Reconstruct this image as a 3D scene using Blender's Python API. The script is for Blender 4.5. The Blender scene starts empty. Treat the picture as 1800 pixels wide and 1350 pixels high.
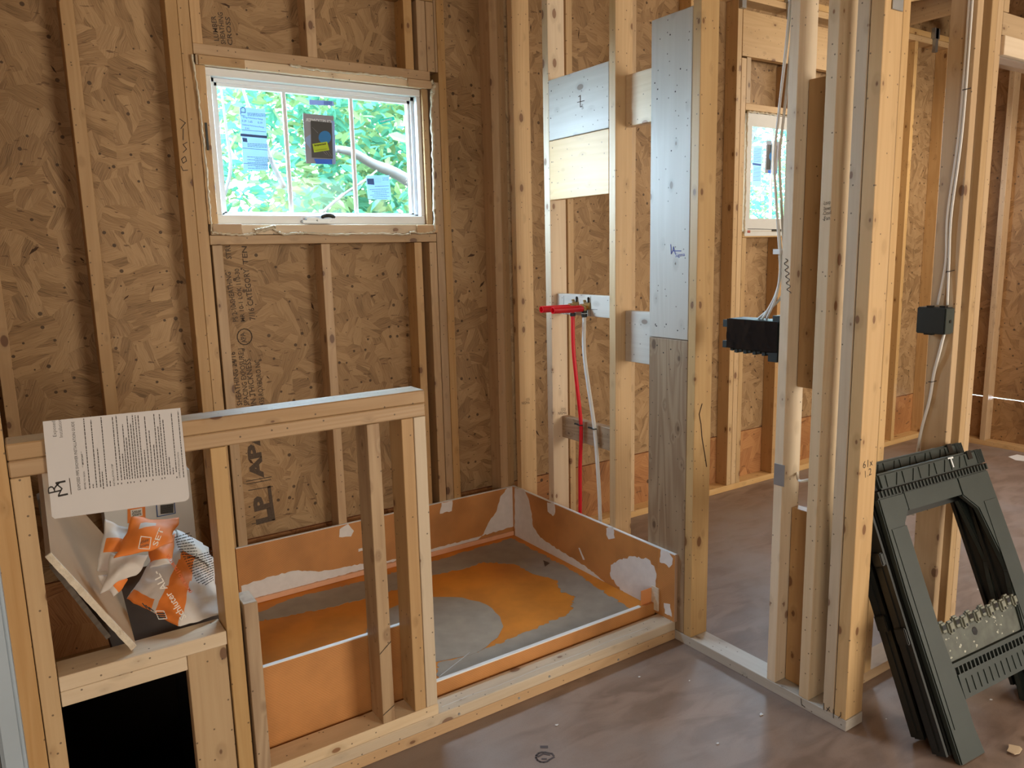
import bpy, bmesh, math, random
from mathutils import Vector, Matrix, noise
from mathutils.geometry import tessellate_polygon
random.seed(7)
S = bpy.context.scene
COL = S.collection

# ------------------------------------------------------------------ camera, world, lights, exposure
FPX = 1350.39
YAW, PIT, ROL = math.radians(33.617), math.radians(9.7615), math.radians(-1.3377)
CAM = Vector((-2.0817, 0.0, 1.524))
fwd = Vector((math.sin(YAW)*math.cos(PIT), math.cos(YAW)*math.cos(PIT), -math.sin(PIT)))
r0 = Vector((math.cos(YAW), -math.sin(YAW), 0)); u0 = r0.cross(fwd)
rgt = r0*math.cos(ROL) + u0*math.sin(ROL); upv = -r0*math.sin(ROL) + u0*math.cos(ROL)
cam = bpy.data.cameras.new('camera'); cam.sensor_width = 36; cam.lens = FPX/1800*36; cam.clip_start = .02
camo = bpy.data.objects.new('camera', cam); COL.objects.link(camo); S.camera = camo
M = Matrix((rgt, upv, -fwd)).transposed().to_4x4(); M.translation = CAM
camo.matrix_world = M

S.view_settings.view_transform = 'Standard'; S.view_settings.look = 'None'
S.view_settings.gamma = 1; S.view_settings.use_curve_mapping = False
S.view_settings.exposure = 0.0

W = bpy.data.worlds.new('world'); S.world = W; W.use_nodes = True
bg = W.node_tree.nodes['Background']; bg.inputs[0].default_value = (.62, .79, 1, 1); bg.inputs[1].default_value = 60.0

def area(name, loc, tgt, sx, sy, power, col, portal=False):
    l = bpy.data.lights.new(name, 'AREA'); l.shape = 'RECTANGLE'; l.size = sx; l.size_y = sy
    l.energy = power; l.color = col
    o = bpy.data.objects.new(name, l); COL.objects.link(o); o.location = loc
    o.rotation_euler = (Vector(tgt)-Vector(loc)).to_track_quat('-Z', 'Y').to_euler()
    if portal: l.cycles.is_portal = True
    return o
area('window_portal', (-.87, 3.29, 1.95), (-.87, 0, 1.95), 1.0, .62, 1, (1, 1, 1), True)
area('window_portal', (2.2, 3.29, 1.95), (2.2, 0, 1.95), 1.0, .62, 1, (1, 1, 1), True)
area('unseen_warm_light', (1.9, -2.9, 1.5), (.9, 1.5, 1.2), 2.2, 1.9, 175, (1, .90, .74))  # added warm area lamp behind the camera, right; no opening stands there
area('rear_left_fill', (-3.2, -2.6, 1.7), (-.5, 3, 1.2), 2.0, 1.4, 62, (1, .88, .72))  # soft fill lamp added behind the camera, left; not a window
area('far_room_fill', (3.2, 1.9, 2.6), (2.2, 2.6, .8), 1.2, .8, 26, (1, .88, .7))  # unseen fill lamp hung inside the far room to brighten it

# ------------------------------------------------------------------ helpers
def ray(px, py):
    return rgt*((px-900)/FPX) - upv*((py-675)/FPX) + fwd
def H(px, py, ax, val):
    d = ray(px, py); return CAM + d*((val-CAM[ax])/d[ax])
def tag(o, label=None, cat=None, group=None, kind=None):
    if label: o['label'] = label
    if cat: o['category'] = cat
    if group: o['group'] = group
    if kind: o['kind'] = kind
    return o
def root(name, loc, label=None, cat=None, group=None, kind=None):
    o = bpy.data.objects.new(name, None); COL.objects.link(o); o.location = loc; o.empty_display_size = .1
    return tag(o, label, cat, group, kind)
def parent(o, p):
    if p is not None:
        o.parent = p; o.matrix_parent_inverse = Matrix.Translation(-p.location)
def link(name, me, mat, par=None, loc=None, smooth=False, mats=None):
    o = bpy.data.objects.new(name, me); COL.objects.link(o)
    if loc is not None: o.location = loc
    for m in (mats or [mat]):
        if m: me.materials.append(m)
    if smooth:
        for p in me.polygons: p.use_smooth = True
    parent(o, par)
    return o
def ctr(me):
    """recentre a mesh in place, return its centre"""
    vs = [v.co for v in me.vertices]
    c = Vector([(min(v[i] for v in vs)+max(v[i] for v in vs))/2 for i in range(3)])
    me.transform(Matrix.Translation(-c)); return c
SPLIT = {'rear_leg', 'box_rib', 'beam_rib', 'latch', 'hinge_knuckle', 'nail_head', 'mounting_ear', 'screw_post', 'crimp_ring', 'beam_notch', 'front_leg', 'cable_staple', 'printed_rule', 'crease', 'printed_frame', 'leg_rib'}
def islands(bm):
    left = set(bm.verts); out = []
    while left:
        st = [left.pop()]; comp = set(st)
        while st:
            for e in st.pop().link_edges:
                for w in e.verts:
                    if w in left: left.discard(w); comp.add(w); st.append(w)
        out.append(comp)
    return out
def finish(name, bm, mat, par=None, smooth=False, mats=None, label=None):
    if name in SPLIT:
        isl = islands(bm)
        if len(isl) > 1:
            res = None
            for comp in sorted(isl, key=lambda c: tuple(round(x, 4) for x in min(c, key=lambda v: v.co.x).co)):
                b2 = bmesh.new(); mp = {v: b2.verts.new(v.co) for v in comp}
                for f in {f for v in comp for f in v.link_faces}: b2.faces.new([mp[v] for v in f.verts]).material_index = f.material_index
                res = finish_one(name, b2, mat, par, smooth, mats, label)
            bm.free(); return res
    return finish_one(name, bm, mat, par, smooth, mats, label)
def finish_one(name, bm, mat, par=None, smooth=False, mats=None, label=None):
    me = bpy.data.meshes.new(name); bm.normal_update(); bm.to_mesh(me); bm.free()
    c = ctr(me); o = link(name, me, mat, par, c, smooth, mats)
    if label: o['label'] = label
    return o
def bx(bm, x0, x1, y0, y1, z0, z1, mtx=None, mi=0):
    vs = [bm.verts.new((x, y, z)) for x in (x0, x1) for y in (y0, y1) for z in (z0, z1)]
    if mtx is not None:
        for v in vs: v.co = mtx @ v.co
    fs = []
    for f in ((0,1,3,2),(4,6,7,5),(0,4,5,1),(2,3,7,6),(0,2,6,4),(1,5,7,3)):
        q = bm.faces.new([vs[i] for i in f]); q.material_index = mi; fs.append(q)
    return vs, fs
def box(name, x0, x1, y0, y1, z0, z1, mat, par=None, bev=.0015, label=None):
    bm = bmesh.new(); bx(bm, x0, x1, y0, y1, z0, z1)
    if bev:
        bmesh.ops.bevel(bm, geom=bm.edges[:], offset=bev, segments=1, affect='EDGES')
    return finish(name, bm, mat, par, label=label)
def tube(bm, pts, rad, n=10, closed=False, cap=True):
    pts = [Vector(p) for p in pts]; rings = []
    rads = rad if isinstance(rad, (list, tuple)) else [rad]*len(pts)
    prev = None
    for i, p in enumerate(pts):
        a = pts[max(i-1, 0)]; b = pts[min(i+1, len(pts)-1)]; t = (b-a).normalized()
        if prev is None:
            x = t.orthogonal().normalized()
        else:
            x = (prev - t*prev.dot(t)).normalized()
        prev = x; y = t.cross(x)
        rings.append([bm.verts.new(p + (x*math.cos(k*2*math.pi/n)+y*math.sin(k*2*math.pi/n))*rads[i]) for k in range(n)])
    for i in range(len(rings)-1):
        for k in range(n):
            bm.faces.new([rings[i][k], rings[i][(k+1)%n], rings[i+1][(k+1)%n], rings[i+1][k]])
    if cap:
        bm.faces.new(rings[0][::-1]); bm.faces.new(rings[-1])
def curve_pts(pts, n=8):
    pts = [Vector(p) for p in pts]; out = []
    P = [pts[0]*2-pts[1]] + pts + [pts[-1]*2-pts[-2]]
    for i in range(1, len(P)-2):
        for k in range(n):
            t = k/n; a, b, c, d = P[i-1], P[i], P[i+1], P[i+2]
            out.append(.5*((2*b)+(c-a)*t+(2*a-5*b+4*c-d)*t*t+(3*b-a-3*c+d)*t**3))
    out.append(pts[-1]); return out
def prism(bm, poly, d, mi=0):
    """poly: list of Vectors in a plane, d: extrusion vector"""
    a = [bm.verts.new(p) for p in poly]; b = [bm.verts.new(p+d) for p in poly]
    f1 = bm.faces.new(a); f2 = bm.faces.new(b[::-1]); f1.material_index = f2.material_index = mi
    n = len(a)
    for i in range(n):
        f = bm.faces.new([a[i], b[i], b[(i+1)%n], a[(i+1)%n]]); f.material_index = mi

# ------------------------------------------------------------------ materials
def newmat(name):
    m = bpy.data.materials.new(name); m.use_nodes = True
    return m, m.node_tree, m.node_tree.nodes['Principled BSDF']
class NT:
    def __init__(s, nt): s.nt = nt
    def n(s, t, **kw):
        q = s.nt.nodes.new(t)
        for k, v in kw.items():
            if k.startswith('i_'):
                k2 = k[2:]; k2 = int(k2) if k2.isdigit() else k2
                q.inputs[k2].default_value = v
            else: setattr(q, k, v)
        return q
    def l(s, a, b): s.nt.links.new(a, b)
    def math(s, op, a, b=None, c=None):
        q = s.nt.nodes.new('ShaderNodeMath'); q.operation = op
        for i, v in enumerate((a, b, c)):
            if v is None: continue
            if isinstance(v, (int, float)): q.inputs[i].default_value = v
            else: s.l(v, q.inputs[i])
        return q.outputs[0]
    def mix(s, f, a, b, mode='MIX'):
        q = s.nt.nodes.new('ShaderNodeMix'); q.data_type = 'RGBA'; q.blend_type = mode
        for i, v in ((0, f), (6, a), (7, b)):
            if isinstance(v, (int, float)): q.inputs[i].default_value = v
            elif isinstance(v, tuple): q.inputs[i].default_value = (*v, 1) if len(v) == 3 else v
            else: s.l(v, q.inputs[i])
        return q.outputs[2]
    def step(s, v, a, b):
        q = s.n('ShaderNodeMapRange', interpolation_type='SMOOTHSTEP'); s.l(v, q.inputs[0])
        q.inputs[1].default_value = a; q.inputs[2].default_value = b; return q.outputs[0]
def plain(name, col, rough=.6, metal=0, spec=.5, noise_amt=0, nscale=20, bump=0):
    m, nt, b = newmat(name); T = NT(nt)
    b.inputs['Base Color'].default_value = (*col, 1); b.inputs['Roughness'].default_value = rough
    b.inputs['Metallic'].default_value = metal; b.inputs['Specular IOR Level'].default_value = spec
    if noise_amt or bump:
        tc = T.n('ShaderNodeTexCoord'); no = T.n('ShaderNodeTexNoise'); no.inputs['Scale'].default_value = nscale; no.inputs['Detail'].default_value = 5
        T.l(tc.outputs['Object'], no.inputs['Vector'])
        c = T.mix(no.outputs[0], tuple(max(0, x*(1-noise_amt)) for x in col), tuple(min(1, x*(1+noise_amt)) for x in col))
        T.l(c, b.inputs['Base Color'])
        if bump:
            bp = T.n('ShaderNodeBump'); bp.inputs['Strength'].default_value = bump; bp.inputs['Distance'].default_value = .004
            T.l(no.outputs[0], bp.inputs['Height']); T.l(bp.outputs[0], b.inputs['Normal'])
    return m
TONES = {  # light, dark grain, knot, ring contrast
 'pine':  ((.61,.42,.22), (.49,.31,.145), (.16,.065,.025), .7),
 'tan':   ((.52,.34,.175), (.41,.245,.11), (.13,.05,.02), .8),
 'pale':  ((.70,.57,.41), (.58,.44,.28), (.22,.10,.05), .6),
 'white': ((.60,.56,.50), (.50,.45,.39), (.22,.15,.11), .7),
 'grey':  ((.46,.34,.22), (.29,.19,.115), (.12,.07,.04), 1.3),
}
WC = {}
def wood(tone='pine', ax='z'):
    k = (tone, ax)
    if k in WC: return WC[k]
    c1, c2, ck, rc = TONES[tone]
    m, nt, b = newmat('wood_%s_%s' % k); T = NT(nt)
    tc = T.n('ShaderNodeTexCoord'); oi = T.n('ShaderNodeObjectInfo')
    off = T.n('ShaderNodeVectorMath', operation='SCALE'); off.inputs[0].default_value = (13.1, 7.7, 23.3); T.l(oi.outputs['Random'], off.inputs['Scale'])
    ad = T.n('ShaderNodeVectorMath', operation='ADD'); T.l(tc.outputs['Object'], ad.inputs[0]); T.l(off.outputs[0], ad.inputs[1])
    def stretch(l, c=1):
        s = [c, c, c]; s['xyz'.index(ax)] = l
        q = T.n('ShaderNodeMapping'); q.inputs['Scale'].default_value = s; T.l(ad.outputs[0], q.inputs['Vector']); return q.outputs[0]
    # knots run through the board: a flat pattern of (across, along)
    sx = T.n('ShaderNodeSeparateXYZ'); T.l(ad.outputs[0], sx.inputs[0])
    al = sx.outputs['xyz'.index(ax)]; cr_ = [sx.outputs[i] for i in range(3) if i != 'xyz'.index(ax)]
    acr = T.math('ADD', cr_[0], cr_[1])
    kc = T.n('ShaderNodeCombineXYZ'); T.l(T.math('MULTIPLY', acr, 9.0), kc.inputs[0]); T.l(T.math('MULTIPLY', al, 5.0), kc.inputs[1])
    vo = T.n('ShaderNodeTexVoronoi'); vo.voronoi_dimensions = '2D'; vo.inputs['Scale'].default_value = 1; T.l(kc.outputs[0], vo.inputs['Vector'])
    sc = T.n('ShaderNodeSeparateColor'); T.l(vo.outputs['Color'], sc.inputs[0])
    kr = T.math('MULTIPLY', T.math('POWER', sc.outputs[0], 2.6), .105)
    kd = T.math('SUBTRACT', vo.outputs['Distance'], kr)
    knot = T.math('SUBTRACT', 1.0, T.step(kd, -.018, .012))
    halo = T.math('SUBTRACT', 1.0, T.step(kd, -.01, .16))
    # growth rings
    no = T.n('ShaderNodeTexNoise'); no.inputs['Scale'].default_value = 7; no.inputs['Detail'].default_value = 2.5; no.inputs['Distortion'].default_value = .4
    T.l(stretch(.07), no.inputs['Vector'])
    ph = T.math('ADD', T.math('MULTIPLY', no.outputs[0], 70.0), T.math('MULTIPLY', halo, 6.0))
    rings = T.math('MULTIPLY_ADD', T.math('SINE', ph), .5, .5)
    fn = T.n('ShaderNodeTexNoise'); fn.inputs['Scale'].default_value = 160; fn.inputs['Detail'].default_value = 3; T.l(stretch(.03), fn.inputs['Vector'])
    bn = T.n('ShaderNodeTexNoise'); bn.inputs['Scale'].default_value = 3.5; bn.inputs['Detail'].default_value = 4; T.l(stretch(.35), bn.inputs['Vector'])
    g = T.math('ADD', T.math('MULTIPLY', rings, .42*rc), T.math('MULTIPLY', fn.outputs[0], .55))
    g = T.math('ADD', g, T.math('MULTIPLY', T.math('SUBTRACT', bn.outputs[0], .5), 1.1))
    cl = T.n('ShaderNodeClamp'); T.l(g, cl.inputs[0])
    c = T.mix(cl.outputs[0], c1, c2)
    c = T.mix(T.math('MULTIPLY', halo, .35), c, tuple(x*.62 for x in c2))
    c = T.mix(T.math('MULTIPLY', knot, .85), c, ck)
    # nail / dirt specks
    kc2 = T.n('ShaderNodeCombineXYZ'); T.l(acr, kc2.inputs[0]); T.l(al, kc2.inputs[1]); v2 = T.n('ShaderNodeTexVoronoi'); v2.voronoi_dimensions = '2D'; v2.inputs['Scale'].default_value = 22; T.l(kc2.outputs[0], v2.inputs['Vector'])
    sc2 = T.n('ShaderNodeSeparateColor'); T.l(v2.outputs['Color'], sc2.inputs[0])
    sp = T.math('MULTIPLY', T.math('LESS_THAN', v2.outputs['Distance'], .055), T.math('GREATER_THAN', sc2.outputs[0], .62))
    c = T.mix(T.math('MULTIPLY', sp, .75), c, (.06, .035, .02))
    hs = T.n('ShaderNodeHueSaturation'); T.l(c, hs.inputs['Color'])
    T.l(T.math('MULTIPLY_ADD', oi.outputs['Random'], .28, .86), hs.inputs['Value'])
    r2 = T.math('FRACT', T.math('MULTIPLY', oi.outputs['Random'], 7.31))
    T.l(T.math('MULTIPLY_ADD', r2, .25, .86), hs.inputs['Saturation'])
    T.l(hs.outputs[0], b.inputs['Base Color']); b.inputs['Roughness'].default_value = .5; b.inputs['Specular IOR Level'].default_value = .5
    bp = T.n('ShaderNodeBump'); bp.inputs['Strength'].default_value = .25; bp.inputs['Distance'].default_value = .002
    T.l(cl.outputs[0], bp.inputs['Height']); T.l(bp.outputs[0], b.inputs['Normal'])
    WC[k] = m; return m
def osb(name, ax, light=(.46,.30,.155), mid=(.315,.19,.09), dark=(.12,.06,.028), scale=1.0, contrast=1.0, dirt=.25):
    """strand board: four layers of long flakes at four angles, picked per patch; ax = the axis the board faces"""
    m, nt, b = newmat(name); T = NT(nt)
    tc = T.n('ShaderNodeTexCoord'); se = T.n('ShaderNodeSeparateXYZ'); T.l(tc.outputs['Object'], se.inputs[0])
    u, v = {'y': (0, 2), 'x': (1, 2), 'z': (0, 1)}[ax]
    cb = T.n('ShaderNodeCombineXYZ'); T.l(se.outputs[u], cb.inputs[0]); T.l(se.outputs[v], cb.inputs[1])
    wn = T.n('ShaderNodeTexNoise'); wn.inputs['Scale'].default_value = 9*scale; wn.inputs['Detail'].default_value = 3; T.l(cb.outputs[0], wn.inputs['Vector'])
    wa = T.n('ShaderNodeVectorMath', operation='MULTIPLY_ADD'); T.l(wn.outputs['Color'], wa.inputs[0]); wa.inputs[1].default_value = (.035,.035,0); T.l(cb.outputs[0], wa.inputs[2])
    outs = []
    for ang in (.25, 1.15, 1.9, 2.75):
        mp = T.n('ShaderNodeMapping'); mp.vector_type = 'TEXTURE'; mp.inputs['Rotation'].default_value = (0, 0, ang); T.l(wa.outputs[0], mp.inputs['Vector'])
        m2 = T.n('ShaderNodeMapping'); m2.inputs['Scale'].default_value = (8*scale, 34*scale, 1); T.l(mp.outputs[0], m2.inputs['Vector'])
        vo = T.n('ShaderNodeTexVoronoi'); vo.voronoi_dimensions = '2D'; vo.inputs['Scale'].default_value = 1; T.l(m2.outputs[0], vo.inputs['Vector'])
        s1 = T.n('ShaderNodeSeparateColor'); T.l(vo.outputs['Color'], s1.inputs[0])
        m3 = T.n('ShaderNodeMapping'); m3.inputs['Scale'].default_value = (14*scale, 330*scale, 1); T.l(mp.outputs[0], m3.inputs['Vector'])
        fn = T.n('ShaderNodeTexNoise'); fn.inputs['Scale'].default_value = 1; fn.inputs['Detail'].default_value = 2; T.l(m3.outputs[0], fn.inputs['Vector'])
        outs.append(T.math('ADD', T.math('MULTIPLY', s1.outputs[0], .55), T.math('MULTIPLY_ADD', fn.outputs[0], 1.1, -.2)))
    pv = T.n('ShaderNodeTexVoronoi'); pv.voronoi_dimensions = '2D'; pv.inputs['Scale'].default_value = 13*scale; T.l(wa.outputs[0], pv.inputs['Vector'])
    ps = T.n('ShaderNodeSeparateColor'); T.l(pv.outputs['Color'], ps.inputs[0])
    val = outs[0]
    for i, t in enumerate((.25, .5, .75)):
        q = T.n('ShaderNodeMix'); q.data_type = 'FLOAT'; T.l(T.math('GREATER_THAN', ps.outputs[0], t), q.inputs[0]); T.l(val, q.inputs[2]); T.l(outs[i+1], q.inputs[3]); val = q.outputs[0]
    rp = T.n('ShaderNodeValToRGB'); cr = rp.color_ramp
    cr.elements[0].position = .12; cr.elements[0].color = (*[m_*(1-.5*contrast) for m_ in mid], 1)
    cr.elements[1].position = .9; cr.elements[1].color = (*light, 1)
    e = cr.elements.new(.42); e.color = (*mid, 1)
    T.l(val, rp.inputs[0]); c = rp.outputs[0]
    # dark gaps between strands
    gv = T.n('ShaderNodeTexNoise'); gv.inputs['Scale'].default_value = 1; gv.inputs['Detail'].default_value = 4
    gm = T.n('ShaderNodeMapping'); gm.inputs['Scale'].default_value = (16*scale, 62*scale, 1); gm.inputs['Rotation'].default_value = (0, 0, .9); T.l(wa.outputs[0], gm.inputs['Vector']); T.l(gm.outputs[0], gv.inputs['Vector'])
    c = T.mix(T.math('MULTIPLY', T.step(gv.outputs[0], .655, .69), .75), c, dark)
    sv = T.n('ShaderNodeTexVoronoi'); sv.voronoi_dimensions = '2D'; sv.inputs['Scale'].default_value = 21*scale; T.l(cb.outputs[0], sv.inputs['Vector'])
    s2 = T.n('ShaderNodeSeparateColor'); T.l(sv.outputs['Color'], s2.inputs[0])
    c = T.mix(T.math('MULTIPLY', T.math('LESS_THAN', sv.outputs['Distance'], T.math('MULTIPLY', T.math('POWER', s2.outputs[1], 4.0), .16)), .85), c, (.045,.025,.015))
    dn = T.n('ShaderNodeTexNoise'); dn.inputs['Scale'].default_value = 2.2; dn.inputs['Detail'].default_value = 4; T.l(cb.outputs[0], dn.inputs['Vector'])
    c = T.mix(T.math('MULTIPLY', T.step(dn.outputs[0], .4, .7), dirt), c, tuple(x*.6 for x in mid))
    T.l(c, b.inputs['Base Color']); b.inputs['Roughness'].default_value = .55; b.inputs['Specular IOR Level'].default_value = .35
    bp = T.n('ShaderNodeBump'); bp.inputs['Strength'].default_value = .45; bp.inputs['Distance'].default_value = .003
    T.l(val, bp.inputs['Height']); T.l(bp.outputs[0], b.inputs['Normal'])
    return m
OSB_Y = osb('strand_board_back', 'y')
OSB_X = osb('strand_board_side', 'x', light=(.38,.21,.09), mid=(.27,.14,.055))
def floor_mat():
    m, nt, b = newmat('subfloor'); T = NT(nt)
    tc = T.n('ShaderNodeTexCoord')
    mp = T.n('ShaderNodeMapping'); mp.inputs['Scale'].default_value = (5, 13, 1); mp.inputs['Rotation'].default_value = (0, 0, .15); T.l(tc.outputs['Object'], mp.inputs['Vector'])
    n1 = T.n('ShaderNodeTexNoise'); n1.inputs['Scale'].default_value = 1; n1.inputs['Detail'].default_value = 6; n1.inputs['Distortion'].default_value = .8; T.l(mp.outputs[0], n1.inputs['Vector'])
    n2 = T.n('ShaderNodeTexNoise'); n2.inputs['Scale'].default_value = 1.7; n2.inputs['Detail'].default_value = 5; T.l(tc.outputs['Object'], n2.inputs['Vector'])
    n3 = T.n('ShaderNodeTexNoise'); n3.inputs['Scale'].default_value = 60; n3.inputs['Detail'].default_value = 3; T.l(mp.outputs[0], n3.inputs['Vector'])
    c = T.mix(T.step(n1.outputs[0], .35, .68), (.27, .19, .15), (.185, .125, .095))
    c = T.mix(T.step(n2.outputs[0], .42, .66), c, (.27, .22, .20))
    c = T.mix(T.math('MULTIPLY', T.step(n3.outputs[0], .58, .72), .35), c, (.10, .06, .04))
    vo = T.n('ShaderNodeTexVoronoi'); vo.inputs['Scale'].default_value = 9; T.l(tc.outputs['Object'], vo.inputs['Vector'])
    s = T.n('ShaderNodeSeparateColor'); T.l(vo.outputs['Color'], s.inputs[0])
    sp = T.math('LESS_THAN', vo.outputs['Distance'], T.math('MULTIPLY', T.math('POWER', s.outputs[0], 6.0), .07))
    c = T.mix(sp, c, (.62, .56, .48))
    T.l(c, b.inputs['Base Color']); b.inputs['Roughness'].default_value = .5; b.inputs['Specular IOR Level'].default_value = .45
    bp = T.n('ShaderNodeBump'); bp.inputs['Strength'].default_value = .3; bp.inputs['Distance'].default_value = .003; T.l(n1.outputs[0], bp.inputs['Height']); T.l(bp.outputs[0], b.inputs['Normal'])
    return m
def kerdi_mat(name, col=(.60, .27, .085), grid=1):
    m, nt, b = newmat(name); T = NT(nt)
    tc = T.n('ShaderNodeTexCoord'); no = T.n('ShaderNodeTexNoise'); no.inputs['Scale'].default_value = 6; no.inputs['Detail'].default_value = 6; T.l(tc.outputs['Object'], no.inputs['Vector'])
    c = T.mix(T.step(no.outputs[0], .35, .75), col, tuple(x*.74 for x in col))
    w1 = T.n('ShaderNodeTexWave'); w1.inputs['Scale'].default_value = 70; w1.inputs['Distortion'].default_value = 1.5; w1.bands_direction = 'DIAGONAL'; T.l(tc.outputs['Object'], w1.inputs['Vector'])
    w2 = T.n('ShaderNodeTexWave'); w2.inputs['Scale'].default_value = 55; w2.inputs['Distortion'].default_value = 1.5; w2.bands_direction = 'Z'; T.l(tc.outputs['Object'], w2.inputs['Vector'])
    h = T.math('ADD', w1.outputs[1], w2.outputs[1])
    c = T.mix(T.math('MULTIPLY', h, .12*grid), c, tuple(x*.5 for x in col))
    T.l(c, b.inputs['Base Color']); b.inputs['Roughness'].default_value = .55
    bp = T.n('ShaderNodeBump'); bp.inputs['Strength'].default_value = .2*grid; bp.inputs['Distance'].default_value = .001; T.l(h, bp.inputs['Height']); T.l(bp.outputs[0], b.inputs['Normal'])
    return m
FLOOR = floor_mat(); KER = kerdi_mat('orange_membrane'); KERP = kerdi_mat('orange_pan', (.72, .25, .02), .3)
THIN = plain('grey_mortar', (.34, .29, .235), .7, noise_amt=.25, nscale=14, bump=.3)
THINW = plain('white_mortar', (.76, .74, .75), .75, noise_amt=.12, nscale=30, bump=.4)
FOAMW = plain('white_board_edge', (.80, .82, .84), .6)
PINK = plain('peach_band', (.78, .42, .25), .6, noise_amt=.12)
VINYL = plain('white_vinyl', (.80, .82, .84), .35)
FOAM = plain('spray_foam', (.60, .53, .40), .8, noise_amt=.2, nscale=60, bump=.8)
BLACK = plain('black_plastic', (.012, .013, .013), .28)
BLACKM = plain('matt_black_plastic', (.015, .02, .019), .5, noise_amt=.3)
INK = plain('black_ink', (.03, .025, .022), .8)
STAMP = plain('grey_stamp_ink', (.10, .07, .05), .9, noise_amt=.5, nscale=120)
BLUEINK = plain('blue_ink', (.10, .12, .35), .8)
RED = plain('red_pipe', (.72, .01, .025), .3)
WPIPE = plain('white_pipe', (.80, .84, .86), .32)
BRASS = plain('brass', (.45, .30, .12), .35, metal=.9)
ZINC = plain('galvanised_steel', (.42, .44, .46), .42, metal=.85, noise_amt=.15)
NAILP = plain('dull_nail_plate', (.34, .34, .35), .5, metal=.6, noise_amt=.12)
CABLE = plain('white_cable', (.76, .75, .72), .45)
PAPER = plain('paper', (.62, .60, .60), .85, noise_amt=.04, nscale=8)
ORANGE = plain('orange_print', (.78, .22, .035), .6, noise_amt=.15, nscale=25)
BAGW = plain('bag_paper', (.62, .57, .53), .75, noise_amt=.12, nscale=18, bump=.4)
BAGB = plain('bag_back_paper', (.55, .58, .60), .6, noise_amt=.15, nscale=30, bump=.4)
CARD = plain('tan_panel_face', (.36, .215, .11), .6, noise_amt=.18, nscale=7)
GYP = plain('gypsum_edge', (.66, .58, .47), .9, noise_amt=.2, nscale=90, bump=.8)
GREYP = plain('grey_panel_face', (.25, .22, .19), .8, noise_amt=.2)
SAWG = plain('dark_green_plastic', (.027, .038, .035), .5, noise_amt=.3, nscale=11)
SAWD = plain('black_rubbed_plastic', (.013, .015, .014), .42, noise_amt=.3, nscale=20)
STEELP = plain('blue_grey_paint', (.30, .36, .42), .4, noise_amt=.1)

def glass_mat():
    m = bpy.data.materials.new('window_glass'); m.use_nodes = True; nt = m.node_tree; nt.nodes.clear()
    o = nt.nodes.new('ShaderNodeOutputMaterial'); t = nt.nodes.new('ShaderNodeBsdfTransparent'); g = nt.nodes.new('ShaderNodeBsdfGlossy')
    t.inputs[0].default_value = (.93, .985, .98, 1); g.inputs['Roughness'].default_value = .05
    mx = nt.nodes.new('ShaderNodeMixShader'); mx.inputs[0].default_value = .012
    nt.links.new(t.outputs[0], mx.inputs[1]); nt.links.new(g.outputs[0], mx.inputs[2]); nt.links.new(mx.outputs[0], o.inputs[0])
    return m
GLASS = glass_mat()

# ------------------------------------------------------------------ writing
def text(s, A, B, h, nrm, mat, par, name='printed_text', mirror=False, label=None, hw=None):
    """flat lettering whose baseline runs from A to B, letters h high, facing nrm"""
    cu = bpy.data.curves.new('t', 'FONT'); cu.body = s; cu.size = 1; cu.resolution_u = 2
    if hw: cu.offset = hw
    to = bpy.data.objects.new('t', cu); COL.objects.link(to)
    dg = bpy.context.evaluated_depsgraph_get(); dg.update()
    me = bpy.data.meshes.new_from_object(to.evaluated_get(dg))
    bpy.data.objects.remove(to); bpy.data.curves.remove(cu)
    if not me.vertices: return None
    xs = [v.co.x for v in me.vertices]; x0, x1 = min(xs), max(xs)
    A, B, nrm = Vector(A), Vector(B), Vector(nrm).normalized()
    d = B-A; L = d.length; d.normalize(); up = nrm.cross(d).normalized()
    for v in me.vertices:
        fx = (v.co.x-x0)/(x1-x0)
        if mirror: fx = 1-fx
        v.co = A + d*(fx*L) + up*(v.co.y/.72*h)
    c = ctr(me); me.materials.clear(); me.name = name
    o = link(name, me, mat, par, c)
    if label: o['label'] = label
    return o
def strokes(lines, w, nrm, mat, par, name='pen_mark', label=None, t=.0006):
    """thin flat strokes along polylines, facing nrm"""
    bm = bmesh.new(); nrm = Vector(nrm).normalized()
    for L in lines:
        L = [Vector(p) for p in L]
        for a, b in zip(L, L[1:]):
            d = (b-a)
            if d.length < 1e-6: continue
            s = nrm.cross(d.normalized())*w/2; e = d.normalized()*w*.35
            prism(bm, [a-s-e, b-s+e, b+s+e, a+s-e], nrm*t)
    return finish(name, bm, mat, par, label=label)
def microtext(A, B, rows, par, h=.0016, nrm=(0,-1,0), name='printed_text', mat=None, fill=None, seed=3, align=0):
    """unreadably small print: rows of word-length dashes; rows = list of (offset along up, start, end) in metres"""
    rnd = random.Random(seed); bm = bmesh.new(); A, B = Vector(A), Vector(B); d = (B-A).normalized(); nrm = Vector(nrm); up = nrm.cross(d)
    for (o, s0, s1) in rows:
        s = s0
        while s < s1:
            w = min(rnd.uniform(.003, .011), s1-s)
            p = A + d*s + up*o
            prism(bm, [p, p+d*w, p+d*w+up*h, p+up*h], nrm*.0003)
            s += w + .0016
    return finish(name, bm, mat or INK, par)
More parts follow.
